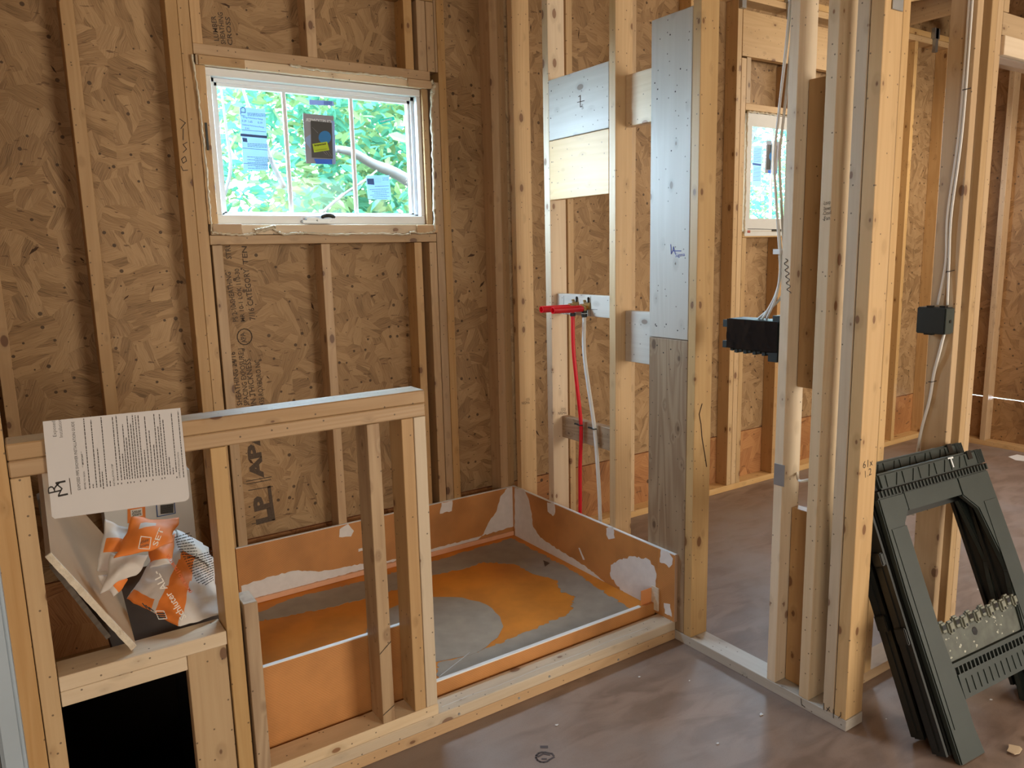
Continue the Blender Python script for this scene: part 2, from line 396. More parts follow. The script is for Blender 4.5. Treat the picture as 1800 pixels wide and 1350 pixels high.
def patch(name, px, ax, val, off, mat, par, jit=.004, sub=6, t=.001, seed=1, label=None, ymin=None):
    """irregular smear: outline traced on the plane ax=val; off = sign of thickness direction"""
    rnd = random.Random(seed); pts = [H(x, y, ax, val) for x, y in px]; out = []
    for a, b in zip(pts, pts[1:]+pts[:1]):
        n = max(1, int((b-a).length/.012)) if sub else 1
        for k in range(n):
            p = a.lerp(b, k/n)
            if k:
                for i in range(3):
                    if i != ax: p[i] += rnd.uniform(-jit, jit)
            out.append(p)
    if ymin is not None:
        for p in out: p.y = max(p.y, ymin)
    d = Vector((0,0,0)); d[ax] = t*off
    bm = bmesh.new(); top = [bm.verts.new(p+d) for p in out]; bot = [bm.verts.new(p) for p in out]
    for tri in tessellate_polygon([out]):
        if len(set(tri)) < 3: continue
        a, b, c = (out[i] for i in tri)
        q = tri if ((b-a).cross(c-a))[ax]*off > 0 else tri[::-1]
        try: bm.faces.new([top[i] for i in q])
        except ValueError: pass
    for i in range(len(out)):
        j = (i+1) % len(out); bm.faces.new([top[i], top[j], bot[j], bot[i]])
    return finish(name, bm, mat, par, label=label)

# ================================================================== THE SETTING
E = 3.145                 # inner face of the exterior wall's studs
D = .089                  # depth of a stud
# floor cut open behind the bench, over a pit added for darkness
bm = bmesh.new()
for a in ((-4.5, 4.2, -3.4, 2.094), (-4.5, -2.145, 2.094, 3.3), (-1.64, 4.2, 2.094, 3.3)): bx(bm, a[0], a[1], a[2], a[3], -.02, 0)
fl = finish('floor', bm, FLOOR); tag(fl, 'brown dusty plywood subfloor with scuffs and wood crumbs', 'floor', kind='structure')
pit = root('wall_added_pit', (-1.9, 2.6, -1.2), 'near-black sides of a pit added to keep the recess under the bench dark', 'wall', kind='structure')
PITSHADE = plain('pit_shade', (.02, .016, .013), 1, spec=0)  # near-black matt colour makes the added pit read as deep shade
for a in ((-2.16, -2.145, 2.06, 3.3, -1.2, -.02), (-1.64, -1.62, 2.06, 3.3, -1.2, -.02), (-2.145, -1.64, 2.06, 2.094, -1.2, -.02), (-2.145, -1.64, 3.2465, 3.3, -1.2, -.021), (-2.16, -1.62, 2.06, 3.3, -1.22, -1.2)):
    box('pit_side', *a, PITSHADE, pit, bev=0)
# OSB sheathing with window openings
wb = root('wall_back', (0, E, 0), 'exterior wall of tan strand board sheathing between pine studs, with two small windows', 'wall', kind='structure')
OP = [(-1.335, -.425, 1.655, 2.238), (1.715, 2.64, 1.61, 2.30)]
bm = bmesh.new()
def sheet(x0, x1, z0, z1): bx(bm, x0, x1, E+D, E+D+.011, z0, z1)
xs = [-2.3, OP[0][0], OP[0][1], OP[1][0], OP[1][1], 4.1]
sheet(xs[0], xs[1], .342, 3.3); sheet(xs[2], xs[3], .342, 3.3); sheet(xs[4], xs[5], .342, 3.3)
for o in OP: sheet(o[0], o[1], .342, o[2]); sheet(o[0], o[1], o[3], 3.3)
finish('sheathing', bm, OSB_Y, wb)
OSB_R = osb('strand_board_bottom', 'y', light=(.50,.25,.10), mid=(.37,.16,.06), scale=.6, contrast=1.3)
box('sheathing', -2.3, 4.1, E+D, E+D+.011, -.02, .337, OSB_R, wb, bev=0, label='darker reddish strip of strand board along the floor')
SEAM = plain('red_sheathing_wrap', (.35, .07, .03), .6)
box('house_wrap', -2.3, 4.1, E+D+.012, E+D+.014, .30, .37, SEAM, wb, bev=0)
def estud(x0, x1, z0=.038, z1=2.914, tone='tan', y0=E, y1=E+D-.0005, name='stud', label=None):
    return box(name, x0, x1, y0, y1, z0, z1, wood(tone), wb, label=label)
ZH = 2.312
for a in ((-2.10, -2.060), (-1.791, -1.749), (-1.455, -1.414), (-1.413, -1.373)): estud(*a)
estud(-1.365, -1.327, z1=1.575)                       # jack under the sill
estud(-1.371, -1.334, z0=ZH)                          # over the header
estud(-.930, -.892, z1=1.575); estud(-.934, -.894, z0=ZH, z1=2.60)
estud(-.498, -.461, z1=1.575); estud(-.502, -.462, z0=ZH, z1=2.60)
estud(-.423, -.386, z1=1.575); estud(-.440, -.398, z0=ZH, z1=2.60); estud(-.395, -.358, z0=ZH, z1=2.60)
estud(-.383, -.345, z1=2.27); estud(-.356, -.345, z0=ZH); estud(-.343, -.305)
estud(-.070, -.026); estud(-.023, -.002, y0=E+.012); estud(.00, .03, y0=E+.03)
estud(.105, .143, tone='pine'); estud(.372, .410, tone='pine'); estud(.797, .835, tone='pine')
estud(1.235, 1.273, tone='pine'); estud(1.617, 1.655, tone='pine'); estud(1.658, 1.700, z1=2.60, tone='pine')
estud(2.055, 2.093, z1=1.575); estud(1.702, 1.74, z1=1.575, tone='pine')
estud(1.702, 1.74, z0=2.352, z1=2.609, tone='pine'); estud(2.085, 2.123, z0=2.352, z1=2.609)
estud(2.66, 2.70); estud(2.702, 2.74, tone='pine'); estud(3.06, 3.098); estud(3.465, 3.503, tone='pine'); estud(3.90, 3.938, tone='tan')
box('header', -1.371, -.385, E, E+D-.001, 2.274, ZH, wood('tan', 'x'), wb)
box('header', -1.371, -.358, E, E+D-.001, 2.602, 2.64, wood('tan', 'x'), wb)
box('sill_plate', -1.371, -.385, E, E+D-.001, 1.577, 1.613, wood('tan', 'x'), wb)
box('header', 1.702, 2.66, E, E+D-.001, 2.314, 2.352, wood('pine', 'x'), wb)
box('header', 1.66, 2.70, E, E+.04, 2.611, 2.862, wood('pine', 'x'), wb, label='deep pale timber header above the far window')
box('sill_plate', 1.702, 2.66, E, E+D-.001, 1.577, 1.612, wood('pine', 'x'), wb)
box('bottom_plate', -2.1, -1.65, E, E+D-.001, 0, .037, wood('tan', 'x'), wb)
box('bottom_plate', -1.64, 4.0, E, E+D-.001, 0, .037, wood('pine', 'x'), wb)
box('top_plate', -2.3, 4.08, E, E+D, 2.915, 2.953, wood('pine', 'x'), wb)
box('top_plate', -2.3, 4.08, E, E+D, 2.955, 2.993, wood('pine', 'x'), wb)

rv = random.Random(31); bm = bmesh.new(); VOID = plain('strand_void', (.07, .035, .018), .9)
for i in range(150):
    x, z = rv.uniform(-2.05, 3.8), rv.uniform(.4, 2.85); L = rv.uniform(.006, .03); w = L*rv.uniform(.12, .35); a = rv.uniform(-.9, .9)+1.57*(rv.random() < .75)
    d = Vector((math.cos(a), 0, math.sin(a))); q = Vector((-math.sin(a), 0, math.cos(a))); p = Vector((x, E+D-.0002, z))
    if any(o[0]-.05 < x < o[1]+.05 and o[2]-.05 < z < o[3]+.05 for o in OP): continue
    prism(bm, [p-d*L, p-d*L*.2+q*w, p+d*L*rv.uniform(.5, 1), p+d*L*.1-q*w*rv.uniform(.3, 1)], Vector((0, -.0004, 0)))
bmesh.ops.recalc_face_normals(bm, faces=bm.faces[:])
sv_ = finish('strand_voids', bm, VOID, wb); sv_.name = 'strand_void'; sv_['kind'] = 'stuff'

# stamped print on the sheathing (reads upwards)
def ostamp(s, p0, p1, hpx, mat=STAMP, hw=.012):
    a = H(*p0, 1, E+D-.001); b = H(*p1, 1, E+D-.001)
    text(s, a, b, hpx*.00262, (0, -1, 0), mat, wb, 'printed_stamp', hw=hw)
ostamp('LP', (477, 916), (470, 868), 24, hw=.05); ostamp('APA', (463, 840), (452, 745), 20, hw=.05)
ostamp('STRUCTURAL', (407, 455), (399, 380), 8); ostamp('TEN  THIS', (436, 465), (430, 385), 8)
ostamp('PS 2-10 SHEATHING', (419, 565), (405, 478), 8); ostamp('MR 10-1 LOK 110-30', (431, 565), (420, 472), 7)
ostamp('7/16 CATEGORY', (449, 562), (437, 472), 9)
ostamp('SHEATHING 24/16', (426, 712), (413, 618), 8); ostamp('SPACING EXPOSURE 1', (438, 712), (427, 612), 8)
ostamp('IN THICKNESS', (451, 712), (440, 630), 9); ostamp('435 ROXBORO NC', (465, 712), (456, 632), 8)
strokes([[H(x, y, 1, E+D-.001) for x, y in P] for P in (((433,846),(477,838)), ((434,851),(476,843)), ((437,862),(479,855)), ((443,921),(483,913)))], .0035, (0,-1,0), STAMP, wb, 'printed_stamp')
strokes([[H(473,856,1,E+D-.001), H(481,913,1,E+D-.001)]], .014, (0,-1,0), STAMP, wb, 'printed_stamp')
cir = [H(430+13*math.cos(t*.42), 592+14*math.sin(t*.42), 1, E+D-.001) for t in range(16)]
strokes([cir], .004, (0,-1,0), STAMP, wb, 'printed_stamp'); ostamp('APA', (434, 602), (430, 584), 8)
ostamp('LUMBER', (385, 72), (379, 28), 7); ostamp('SHEATHING', (397, 78), (391, 22), 7); ostamp('CROSS', (409, 80), (404, 30), 7)

# plumbing wall along x = 0
wr = root('wall_right', (0, 2.2, 0), 'open stud wall of pine two-by-fours separating the shower from the next room', 'wall', kind='structure')
def rstud(y0, y1, z0=.038, z1=2.86, tone='pine', x0=0, x1=D, name='stud', label=None):
    return box(name, x0, x1, y0, y1, z0, z1, wood(tone), wr, label=label)
sdW = rstud(3.065, 3.103, x1=.095, label='corner stud with a grade stamp')
sdS = rstud(2.795, 2.836, tone='pale'); rstud(2.361, 2.399, tone='pine'); sdC = rstud(1.927, 1.964)
sdA = rstud(1.538, 1.572, tone='pale', label='stud carrying a black electrical box and a steel nail plate')  # pale tone of this and the next two studs stands in for window light
sdB = rstud(1.406, 1.443, tone='pale', label='stud with a handwritten list'); rstud(1.315, 1.352, tone='pale'); sdD = rstud(1.271, 1.311, label='bright end stud with handwritten numbers')
rstud(1.446, 1.535, x0=.051, x1=D, z0=1.07, z1=2.02, tone='tan', name='backing_board'); rstud(1.446, 1.535, x0=.051, x1=D, z0=.038, z1=.66, tone='tan', name='backing_board')
box('bottom_plate', 0, D, 1.268, 2.36, 0, .0375, wood('white', 'y'), wr, label='scuffed bottom plate, its whitish tone standing in for window light')  # window light on the plate is put into its white tone
box('bottom_plate', 0, D, 2.40, 3.144, 0, .0375, wood('pine', 'y'), wr)
box('top_plate', 0, D, 1.262, 3.144, 2.862, 2.90, wood('pine', 'y'), wr)
box('top_plate', 0, D, 1.262, 3.144, 2.902, 2.94, wood('pine', 'y'), wr)

# partition in the next room (runs along x, at y = 1.39)
PY = 1.393
wm = root('wall_middle', (.7, PY, 0), 'short pine stud partition beside the door opening in the next room', 'wall', kind='structure')
def pstud(x0, x1, z0=.038, z1=2.86, tone='pine', label=None): return box('stud', x0, x1, PY, PY+D, z0, z1, wood(tone), wm, label=label)
pstud(.300, .338); pstud(.738, .776); pstud(.834, .872); pstud(.874, .911)
box('bottom_plate', .092, .93, PY, PY+D, 0, .0375, wood('tan', 'x'), wm)
box('top_plate', .092, 4.0, PY, PY+D, 2.862, 2.90, wood('pine', 'x'), wm)
box('header', .914, 1.9, PY, PY+.04, 2.225, 2.30, wood('pine', 'x'), wm, label='yellow timber above the pocket door opening')
box('header', .914, 1.9, PY-.012, PY+.04, 2.158, 2.222, wood('pale', 'x'), wm, label='pale timber above the pocket door track')
box('door_track', .914, 1.9, PY+.002, PY+.035, 2.130, 2.156, plain('aluminium_track', (.7, .7, .72), .25, metal=.9), wm)
box('stud', .914, .952, PY, PY+D, 2.302, 2.86, wood('pine'), wm)

# exterior wall at the far right
wf = root('wall_far', (4.0, 1.5, 0), 'shaded brown strand board wall at the far right with a bright gap at its lower seam', 'wall', kind='structure')
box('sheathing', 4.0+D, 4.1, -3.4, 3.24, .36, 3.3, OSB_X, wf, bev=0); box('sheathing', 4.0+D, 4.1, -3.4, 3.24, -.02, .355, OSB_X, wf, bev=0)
for y in (2.72, 2.31, 1.90, 1.5, 1.09, .68): box('stud', 4.0, 4.0+D-.001, y, y+.038, .038, 2.914, wood('tan'), wf)
box('bottom_plate', 4.0, 4.0+D-.001, -3.3, 3.144, 0, .0375, wood('tan', 'y'), wf); box('top_plate', 4.0, 4.0+D-.001, -3.3, 3.144, 2.915, 2.99, wood('tan', 'y'), wf)
# left end wall and the walls behind the camera
wl = root('wall_left', (-2.15, 2.5, 0), 'left side wall ending in a tall pine stud at the half wall', 'wall', kind='structure')
box('sheathing', -2.157, -2.146, 2.1, 3.23, -.02, 3.3, OSB_X, wl, bev=0)  # mostly hidden panel, added to keep the alcove dark
box('stud', -2.144, -2.103, 2.005, 2.094, 0, 2.86, wood('tan'), wl); box('top_plate', -2.144, -2.103, 2.005, 3.144, 2.862, 2.94, wood('tan', 'y'), wl)
we = root('wall_rear', (0, -3.4, 0), 'plain walls of the room behind the viewer', 'wall', kind='structure')
RW = plain('rear_wall_wood', (.42, .27, .14), .8)
box('sheathing', -4.5, 4.1, -3.42, -3.4, 0, 3.3, RW, we, bev=0); box('sheathing', -4.52, -4.5, -3.42, 3.3, 0, 3.3, RW, we, bev=0); box('sheathing', -4.5, -2.30, 3.23, 3.25, 0, 3.3, RW, we, bev=0)
ce = root('ceiling', (0, 0, 3.0), 'wooden roof framing above the rooms', 'ceiling', kind='structure')
box('roof_deck', -4.5, 4.12, -3.42, 3.30, 3.30, 3.315, osb('roof_board', 'z'), ce, bev=0)
for i in range(13):
    x = -4.0 + i*.61
    box('joist', x, x+.038, -3.4, 3.23, 2.995, 3.13, wood('pine', 'y'), ce)
def brace(p, q, w=.03):
    p, q = Vector(p), Vector(q); d = (q-p); L = d.length; R = d.to_track_quat('X', 'Z').to_matrix().to_4x4(); R.translation = p
    bm = bmesh.new(); bx(bm, 0, L, -w/2, w/2, -.045, .045, R); finish('truss_brace', bm, wood('pine', 'x'), ce)
brace((2.6, 2.9, 2.99), (3.9, 2.3, 3.25)); brace((2.9, 2.5, 3.1), (3.9, 3.0, 3.02)); brace((1.3, 2.7, 3.2), (3.2, 2.5, 3.0))
for x, y in ((2.04, 3.12), (3.68, 3.12), (1.62, 3.12)):
    bm = bmesh.new(); bx(bm, x, x+.035, y, y+.022, 2.86, 3.02); bx(bm, x-.02, x+.05, y, y+.022, 2.95, 3.02); finish('hurricane_clip', bm, ZINC, ce)

# ------------------------------------------------------------------ windows
def window(n, x0, x1, z0, z1, label, yv=E+.02):
    w = root('window_%d' % n, ((x0+x1)/2, yv, z0), label, 'window', kind='structure')
    y0, y1 = yv, yv+.075
    b = .034
    bm = bmesh.new()   # outer frame
    bx(bm, x0, x1, y0, y1, z1-.03, z1); bx(bm, x0, x1, y0, y1, z0, z0+.036)
    bx(bm, x0, x0+.02, y0, y1, z0+.036, z1-.03); bx(bm, x1-.02, x1, y0, y1, z0+.036, z1-.03)
    bmesh.ops.bevel(bm, geom=bm.edges[:], offset=.002, segments=1, affect='EDGES'); finish('window_frame', bm, VINYL, w)
    sx0, sx1, sz0, sz1 = x0+.021, x1-.021, z0+.037, z1-.031
    bm = bmesh.new()   # stepped sash
    for k, (ya, yb, t) in enumerate(((y0+.028, y0+.062, .014), (y0+.038, y0+.062, .026))):
        bx(bm, sx0, sx1, ya, yb, sz1-t, sz1); bx(bm, sx0, sx1, ya, yb, sz0, sz0+t*.5)
        bx(bm, sx0, sx0+t, ya, yb, sz0, sz1); bx(bm, sx1-t, sx1, ya, yb, sz0, sz1)
    finish('window_sash', bm, VINYL, w)
    g = box('window_pane', sx0+.02, sx1-.02, y0+.052, y0+.055, sz0+.008, sz1-.02, GLASS, w, bev=0)
    for k in (1, 2):
        xm = sx0 + (sx1-sx0)*k/3
        box('muntin', xm-.008, xm+.008, y0+.042, y0+.0515, sz0+.013, sz1-.026, VINYL, w)
    return w, y0
w1, wy = window(1, -1.331, -.428, 1.656, 2.236, 'white three-light awning window above the shower, trees outside')
w2, wy2 = window(2, 1.738, 2.63, 1.615, 2.30, 'small white window partly hidden behind the wall studs')
# wood buck and shims around window 1
for a in ((-1.365, -.405, 2.238, 2.272, 'x'), (-1.365, -.39, 1.615, 1.654, 'x')): box('window_buck', a[0], a[1], E-.004, E+.09, a[2], a[3], wood('pale', 'x'), w1)
for a in ((-1.371, -1.333), (-.426, -.398)): box('window_buck', a[0], a[1], E+.004, E+.09, 1.6545, 2.2375, wood('tan'), w1)
for a in ((-1.358, -1.19, 2.236, 2.270), (-.50, -.385, 2.236, 2.270), (-1.36, -1.25, 1.618, 1.656), (-.487, -.382, 1.617, 1.652)):
    box('shim', a[0], a[1], E-.014, E-.0045, a[2], a[3], wood('tan', 'x'), w1)
def foam(pts, r, par):
    P = curve_pts(pts, 10); rnd = random.Random(len(pts)); bm = bmesh.new()
    Q = [p+Vector([rnd.uniform(-1, 1)*r*.5 for _ in range(3)]) for p in P]
    tube(bm, Q, [r*rnd.uniform(.6, 1.35) for _ in Q], 7); finish('foam_bead', bm, FOAM, par, smooth=True)
F = lambda L: [H(x, y, 1, E-.012) for x, y in L]
foam(F(((338,96),(346,150),(352,200),(358,250),(364,310),(368,360),(372,406))), .0035, w1)
foam(F(((372,408),(400,412),(440,412),(455,408),(478,402),(484,406),(500,412),(530,410),(545,411),(600,412),(660,411),(715,412),(722,408),(745,410),(764,407))), .0045, w1)
foam(F(((764,405),(763,360),(762,300),(760,240),(758,190),(761,150))), .0055, w1)
foam(F(((510,114),(540,120),(570,124),(610,128),(650,131),(690,135),(715,138))), .0042, w1)
foam(F(((758,142),(762,150),(759,165))), .008, w1); foam(F(((448,404),(460,402),(480,397),(484,400))), .004, w1)
# awning crank
bm = bmesh.new(); hx = H(580, 388, 1, E+.01)
bx(bm, -.99-.01, -.885, E+.004, E+.02, 1.660, 1.672); bx(bm, -.985, -.93, E, E+.018, 1.672, 1.682); bx(bm, -.94, -.88, E-.004, E+.014, 1.667, 1.676)
bmesh.ops.bevel(bm, geom=bm.edges[:], offset=.002, segments=2, affect='EDGES'); ck = finish('crank_base', bm, plain('grey_crank', (.35, .37, .38), .35, metal=.5), w1)
bm = bmesh.new(); tube(bm, curve_pts([(-.925, E-.004, 1.684), (-.905, E-.012, 1.690), (-.885, E-.014, 1.690), (-.868, E-.014, 1.683)], 5), [.004]+[.009]*13+[.006]*2, 8); finish('crank_handle', bm, BLACK, w1, smooth=True)
bm = bmesh.new(); bx(bm, -1.352, -1.345, E-.002, E+.006, 1.93, 2.03); finish('hinge_clip', bm, BLACKM, w1)
# window 2 trim board, foam
box('window_buck', 1.712, 2.66, E-.004, E+.06, 1.6125, 1.614, wood('pale', 'x'), w2)
VW = plain('white_flange', (.66, .67, .66), .5, noise_amt=.06)
bm = bmesh.new(); bx(bm, 1.72, 2.648, E-.002, E+.02, 2.226, 2.300); bx(bm, 1.72, 2.648, E-.002, E+.02, 1.585, 1.690); bx(bm, 1.72, 1.762, E-.002, E+.02, 1.690, 2.226); finish('window_frame', bm, VW, w2)
foam([(1.712, E-.006, 1.60+.1*i) for i in range(8)], .005, w2); foam([(1.712+.09*i, E-.006, 2.305) for i in range(8)], .005, w2)
strokes([[(1.745, E-.003, 1.628), (2.1, E-.003, 1.622)]], .003, (0,-1,0), INK, w2, 'seam'); strokes([[(1.975, E-.003, 1.616), (2.06, E-.003, 1.615)]], .012, (0,-1,0), BLACKM, w2, 'latch_slot'); strokes([[(1.748, E-.003, 1.612), (1.765, E-.003, 1.612)]], .014, (0,-1,0), plain('red_tab', (.35, .03, .02), .5), w2, 'red_tab')

# stickers on the glass
LB = plain('pale_blue_label', (.50, .72, .86), .6); GY = plain('grey_card', (.33, .33, .37), .6); BLK = plain('black_card', (.02, .022, .026), .4)
BLU = plain('blue_print', (.01, .22, .60), .5); BL2 = plain('strong_blue', (.02, .16, .85), .5); YEL = plain('yellow_green_label', (.55, .75, .03), .6); TEAL = plain('teal_label', (.01, .50, .42), .6)
WHT = plain('white_print', (.8, .85, .9), .6); DBL = plain('dark_blue_print', (.06, .12, .30), .7); LIL = plain('lilac_print', (.35, .5, .85), .6)
def translucent(m, amt=.6):
    nt = m.node_tree; b = nt.nodes['Principled BSDF']; t = nt.nodes.new('ShaderNodeBsdfTranslucent'); t.inputs[0].default_value = b.inputs['Base Color'].default_value
    mx = nt.nodes.new('ShaderNodeMixShader'); mx.inputs[0].default_value = amt; o = nt.nodes['Material Output']
    nt.links.new(b.outputs[0], mx.inputs[1]); nt.links.new(t.outputs[0], mx.inputs[2]); nt.links.new(mx.outputs[0], o.inputs[0])
for q_ in (LB,): translucent(q_, .22)
translucent(TEAL, .3)
for q_ in (GY, YEL, LIL, BLU, BL2): translucent(q_, .1)
def quad_on(px, ax, val, t, mat, name, par, label=None):
    bm = bmesh.new(); d = Vector((0, 0, 0)); d[ax] = -t
    prism(bm, [H(x, y, ax, val) for x, y in px], d); bmesh.ops.recalc_face_normals(bm, faces=bm.faces[:]); return finish(name, bm, mat, par, label=label)
GY1 = wy + .0512   # inner face of glass
def Wp(x, y): return H(x, y, 1, GY1-.0012)
# energy label
st = quad_on(((421,188),(466,192),(472,300),(428,298)), 1, GY1, .0008, LB, 'window_label', None); tag(st, 'tall pale blue energy ratings label on the left pane of the big window', 'label')
strokes([[Wp(423,201), Wp(423,191), Wp(428,188), Wp(431,192), Wp(431,198), Wp(424,197)]], .003, (0,-1,0), DBL, st, 'printed_logo')
text('Energy Performance Ratings', Wp(427,207), Wp(462,211), .0065, (0,-1,0), DBL, st, hw=.01); text('0.29  1.65       0.19', Wp(425,214), Wp(461,218), .0085, (0,-1,0), DBL, st, hw=.01)
text('Additional Performance Ratings', Wp(426,220), Wp(464,225), .006, (0,-1,0), DBL, st, hw=.01); text('0.41', Wp(431,227), Wp(438,228), .0085, (0,-1,0), DBL, st)
strokes([[Wp(424,237), Wp(468,241)]], .010, (0,-1,0), DBL, st, 'printed_bar')
strokes([[Wp(423,203), Wp(431,204)], [Wp(424,228), Wp(467,232)], [Wp(425,260), Wp(470,264)], [Wp(427,287), Wp(471,290)]], .0018, (0,-1,0), DBL, st, 'printed_rule')
quad_on(((426,242),(434,243),(435,250),(427,249)), 1, GY1-.0009, .0004, DBL, 'printed_logo', st)
rows = [(-.018-.0045*i, .02, .095) for i in range(3)] + [(-.135-.0055*i, .01, .10) for i in range(3)] + [(-.186-.0055*i, .03*(i % 2)+.005, .105) for i in range(9)]
microtext(Wp(425,190), Wp(465,193), rows, st, .002, mat=DBL)
# small top label
s2 = quad_on(((543,175),(586,178),(587,186),(544,184)), 1, GY1, .0006, LIL, 'window_label', None); tag(s2, 'narrow pale barcode label near the top of the middle pane', 'label')
strokes([[Wp(570+i*1.8, 178), Wp(570+i*1.8, 184)] for i in range(8)], .0018, (0,-1,0), DBL, s2, 'barcode')
# centre card stack
s3 = quad_on(((532,199),(586,204),(589,289),(538,287)), 1, GY1, .0008, GY, 'window_card', None); tag(s3, 'grey product card with black panel and blue disc stuck to middle pane', 'card')
text('CUSTOMER', Wp(537,213), Wp(583,217), .013, (0,-1,0), WHT, s3, 'printed_text', mirror=True, hw=.02)
quad_on(((582,212),(588,213),(590,288),(583,288)), 1, GY1-.0009, .0004, LIL, 'printed_band', s3)
quad_on(((552,279),(584,280),(584,289),(556,288)), 1, GY1-.0009, .0004, BL2, 'printed_band', s3)
quad_on(((537,242),(546,236),(546,262),(538,252)), 1, GY1-.0009, .0004, LIL, 'printed_shape', s3)
quad_on(((546,212),(583,216),(585,279),(548,277)), 1, GY1-.0014, .0005, BLK, 'black_panel', s3, label='black glossy panel')
strokes([[Wp(555,218), Wp(575,220)]], .005, (0,-1,0), GY, s3, 'printed_bar')
bm = bmesh.new(); prism(bm, [H(571+11*math.cos(k*.3142), 241.5+11.5*math.sin(k*.3142), 1, GY1-.002) for k in range(20)], Vector((0, -.0004, 0))); bmesh.ops.recalc_face_normals(bm, faces=bm.faces[:]); finish('blue_disc', bm, BLU, s3)
strokes([[H(x, y, 1, GY1-.002) for x, y in P] for P in (((549,224),(559,234)), ((572,265),(579,274)), ((576,264),(583,275)), ((568,266),(574,272)))], .001, (0,-1,0), GY, s3, 'crease')
s4 = quad_on(((549,253),(575,249),(579,264),(552,268)), 1, GY1-.0028, .0005, YEL, 'inspection_sticker', None); tag(s4, 'yellow green Inspected sticker over the black card on the window', 'sticker')
A_ = lambda x, y: H(x, y, 1, GY1-.0036)
text('Inspected', A_(553,257), A_(573,254), .0075, (0,-1,0), INK, s4, hw=.03); strokes([[A_(554+i*1.1, 264-i*.15+(1.2 if i%2 else 0)) for i in range(20)]], .0006, (0,-1,0), INK, s4, 'scribble')
s5 = quad_on(((664,211),(692,205),(694,211),(667,219)), 1, GY1, .0006, TEAL, 'tempered_sticker', None); tag(s5, 'small teal TEMPERED sticker on the right pane', 'sticker')
text('TEMPERED', Wp(668,216), Wp(690,210.5), .008, (0,-1,0), WHT, s5, hw=.03)
s6 = quad_on(((643,309),(684,308),(688,351),(647,350)), 1, GY1, .0006, LB, 'window_label', None); tag(s6, 'square pale blue order label low on the right pane', 'label')
quad_on(((645,314),(657,314),(658,325),(646,324)), 1, GY1-.0008, .0004, DBL, 'printed_code', s6)
strokes([[Wp(660+i*3, 314), Wp(660+i*3, 320)] for i in range(4)] + [[Wp(660,314), Wp(669,314)], [Wp(660,320), Wp(669,320)]], .001, (0,-1,0), LIL, s6, 'printed_frame')
microtext(Wp(646,311), Wp(684,310), [(-.008, .07, .098), (-.016, .07, .098), (-.042, .03, .098)] + [(-.055-.008*i, .004+.01*(i % 3), .095-.012*(i % 2)) for i in range(6)], s6, .002, mat=DBL)
# second window's stickers
G2 = wy2 + .0512; Wq = lambda x, y: H(x, y, 1, G2-.0012)
s7 = quad_on(((1324,256),(1341,256),(1337,328),(1322,327)), 1, G2, .0008, LB, 'window_label', None); tag(s7, 'tall pale blue ratings label on the far window', 'label')
strokes([[Wq(1323,288), Wq(1337,290)]], .012, (0,-1,0), DBL, s7, 'printed_bar'); microtext(Wq(1325,259), Wq(1339,260), [(-.006-.008*i, .003, .07) for i in range(25) if i not in (11, 12, 13)], s7, .0025, mat=DBL)
s8 = quad_on(((1347,247),(1370,249),(1366,306),(1344,304)), 1, G2, .0008, GY, 'window_card', None); tag(s8, 'grey product card with black panel on the far window', 'card')
quad_on(((1349,254),(1366,256),(1363,299),(1347,298)), 1, G2-.0009, .0005, BLK, 'black_panel', s8); quad_on(((1350,299),(1365,300),(1364,306),(1350,305)), 1, G2-.0009, .0005, BL2, 'printed_band', s8)
bm = bmesh.new(); prism(bm, [H(1357+5*math.cos(k*.3142), 275+8*math.sin(k*.3142), 1, G2-.0016) for k in range(20)], Vector((0, -.0004, 0))); bmesh.ops.recalc_face_normals(bm, faces=bm.faces[:]); finish('blue_disc', bm, BLU, s8)

# ------------------------------------------------------------------ trees outside
def leafmat(name, c):
    m = bpy.data.materials.new(name); m.use_nodes = True; nt = m.node_tree; nt.nodes.clear()
    o = nt.nodes.new('ShaderNodeOutputMaterial'); d = nt.nodes.new('ShaderNodeBsdfDiffuse'); t = nt.nodes.new('ShaderNodeBsdfTranslucent'); mx = nt.nodes.new('ShaderNodeMixShader')
    tc = nt.nodes.new('ShaderNodeTexCoord'); no = nt.nodes.new('ShaderNodeTexNoise'); no.inputs['Scale'].default_value = 1.6
    rp = nt.nodes.new('ShaderNodeMix'); rp.data_type = 'RGBA'; rp.inputs[6].default_value = (*c, 1); rp.inputs[7].default_value = (c[0]*2.2, c[1]*1.25, c[2]*.7, 1)
    nt.links.new(tc.outputs['Object'], no.inputs['Vector']); nt.links.new(no.outputs[0], rp.inputs[0])
    for q in (d, t): nt.links.new(rp.outputs[2], q.inputs[0])
    mx.inputs[0].default_value = .45; nt.links.new(d.outputs[0], mx.inputs[1]); nt.links.new(t.outputs[0], mx.inputs[2]); nt.links.new(mx.outputs[0], o.inputs[0])
    return m
LEAF = [leafmat('leaf_a', (.036, .16, .13)), leafmat('leaf_b', (.075, .16, .085)), leafmat('leaf_c', (.04, .145, .15))]
BARK = plain('pale_bark', (.045, .04, .037), .8, noise_amt=.3, nscale=30)
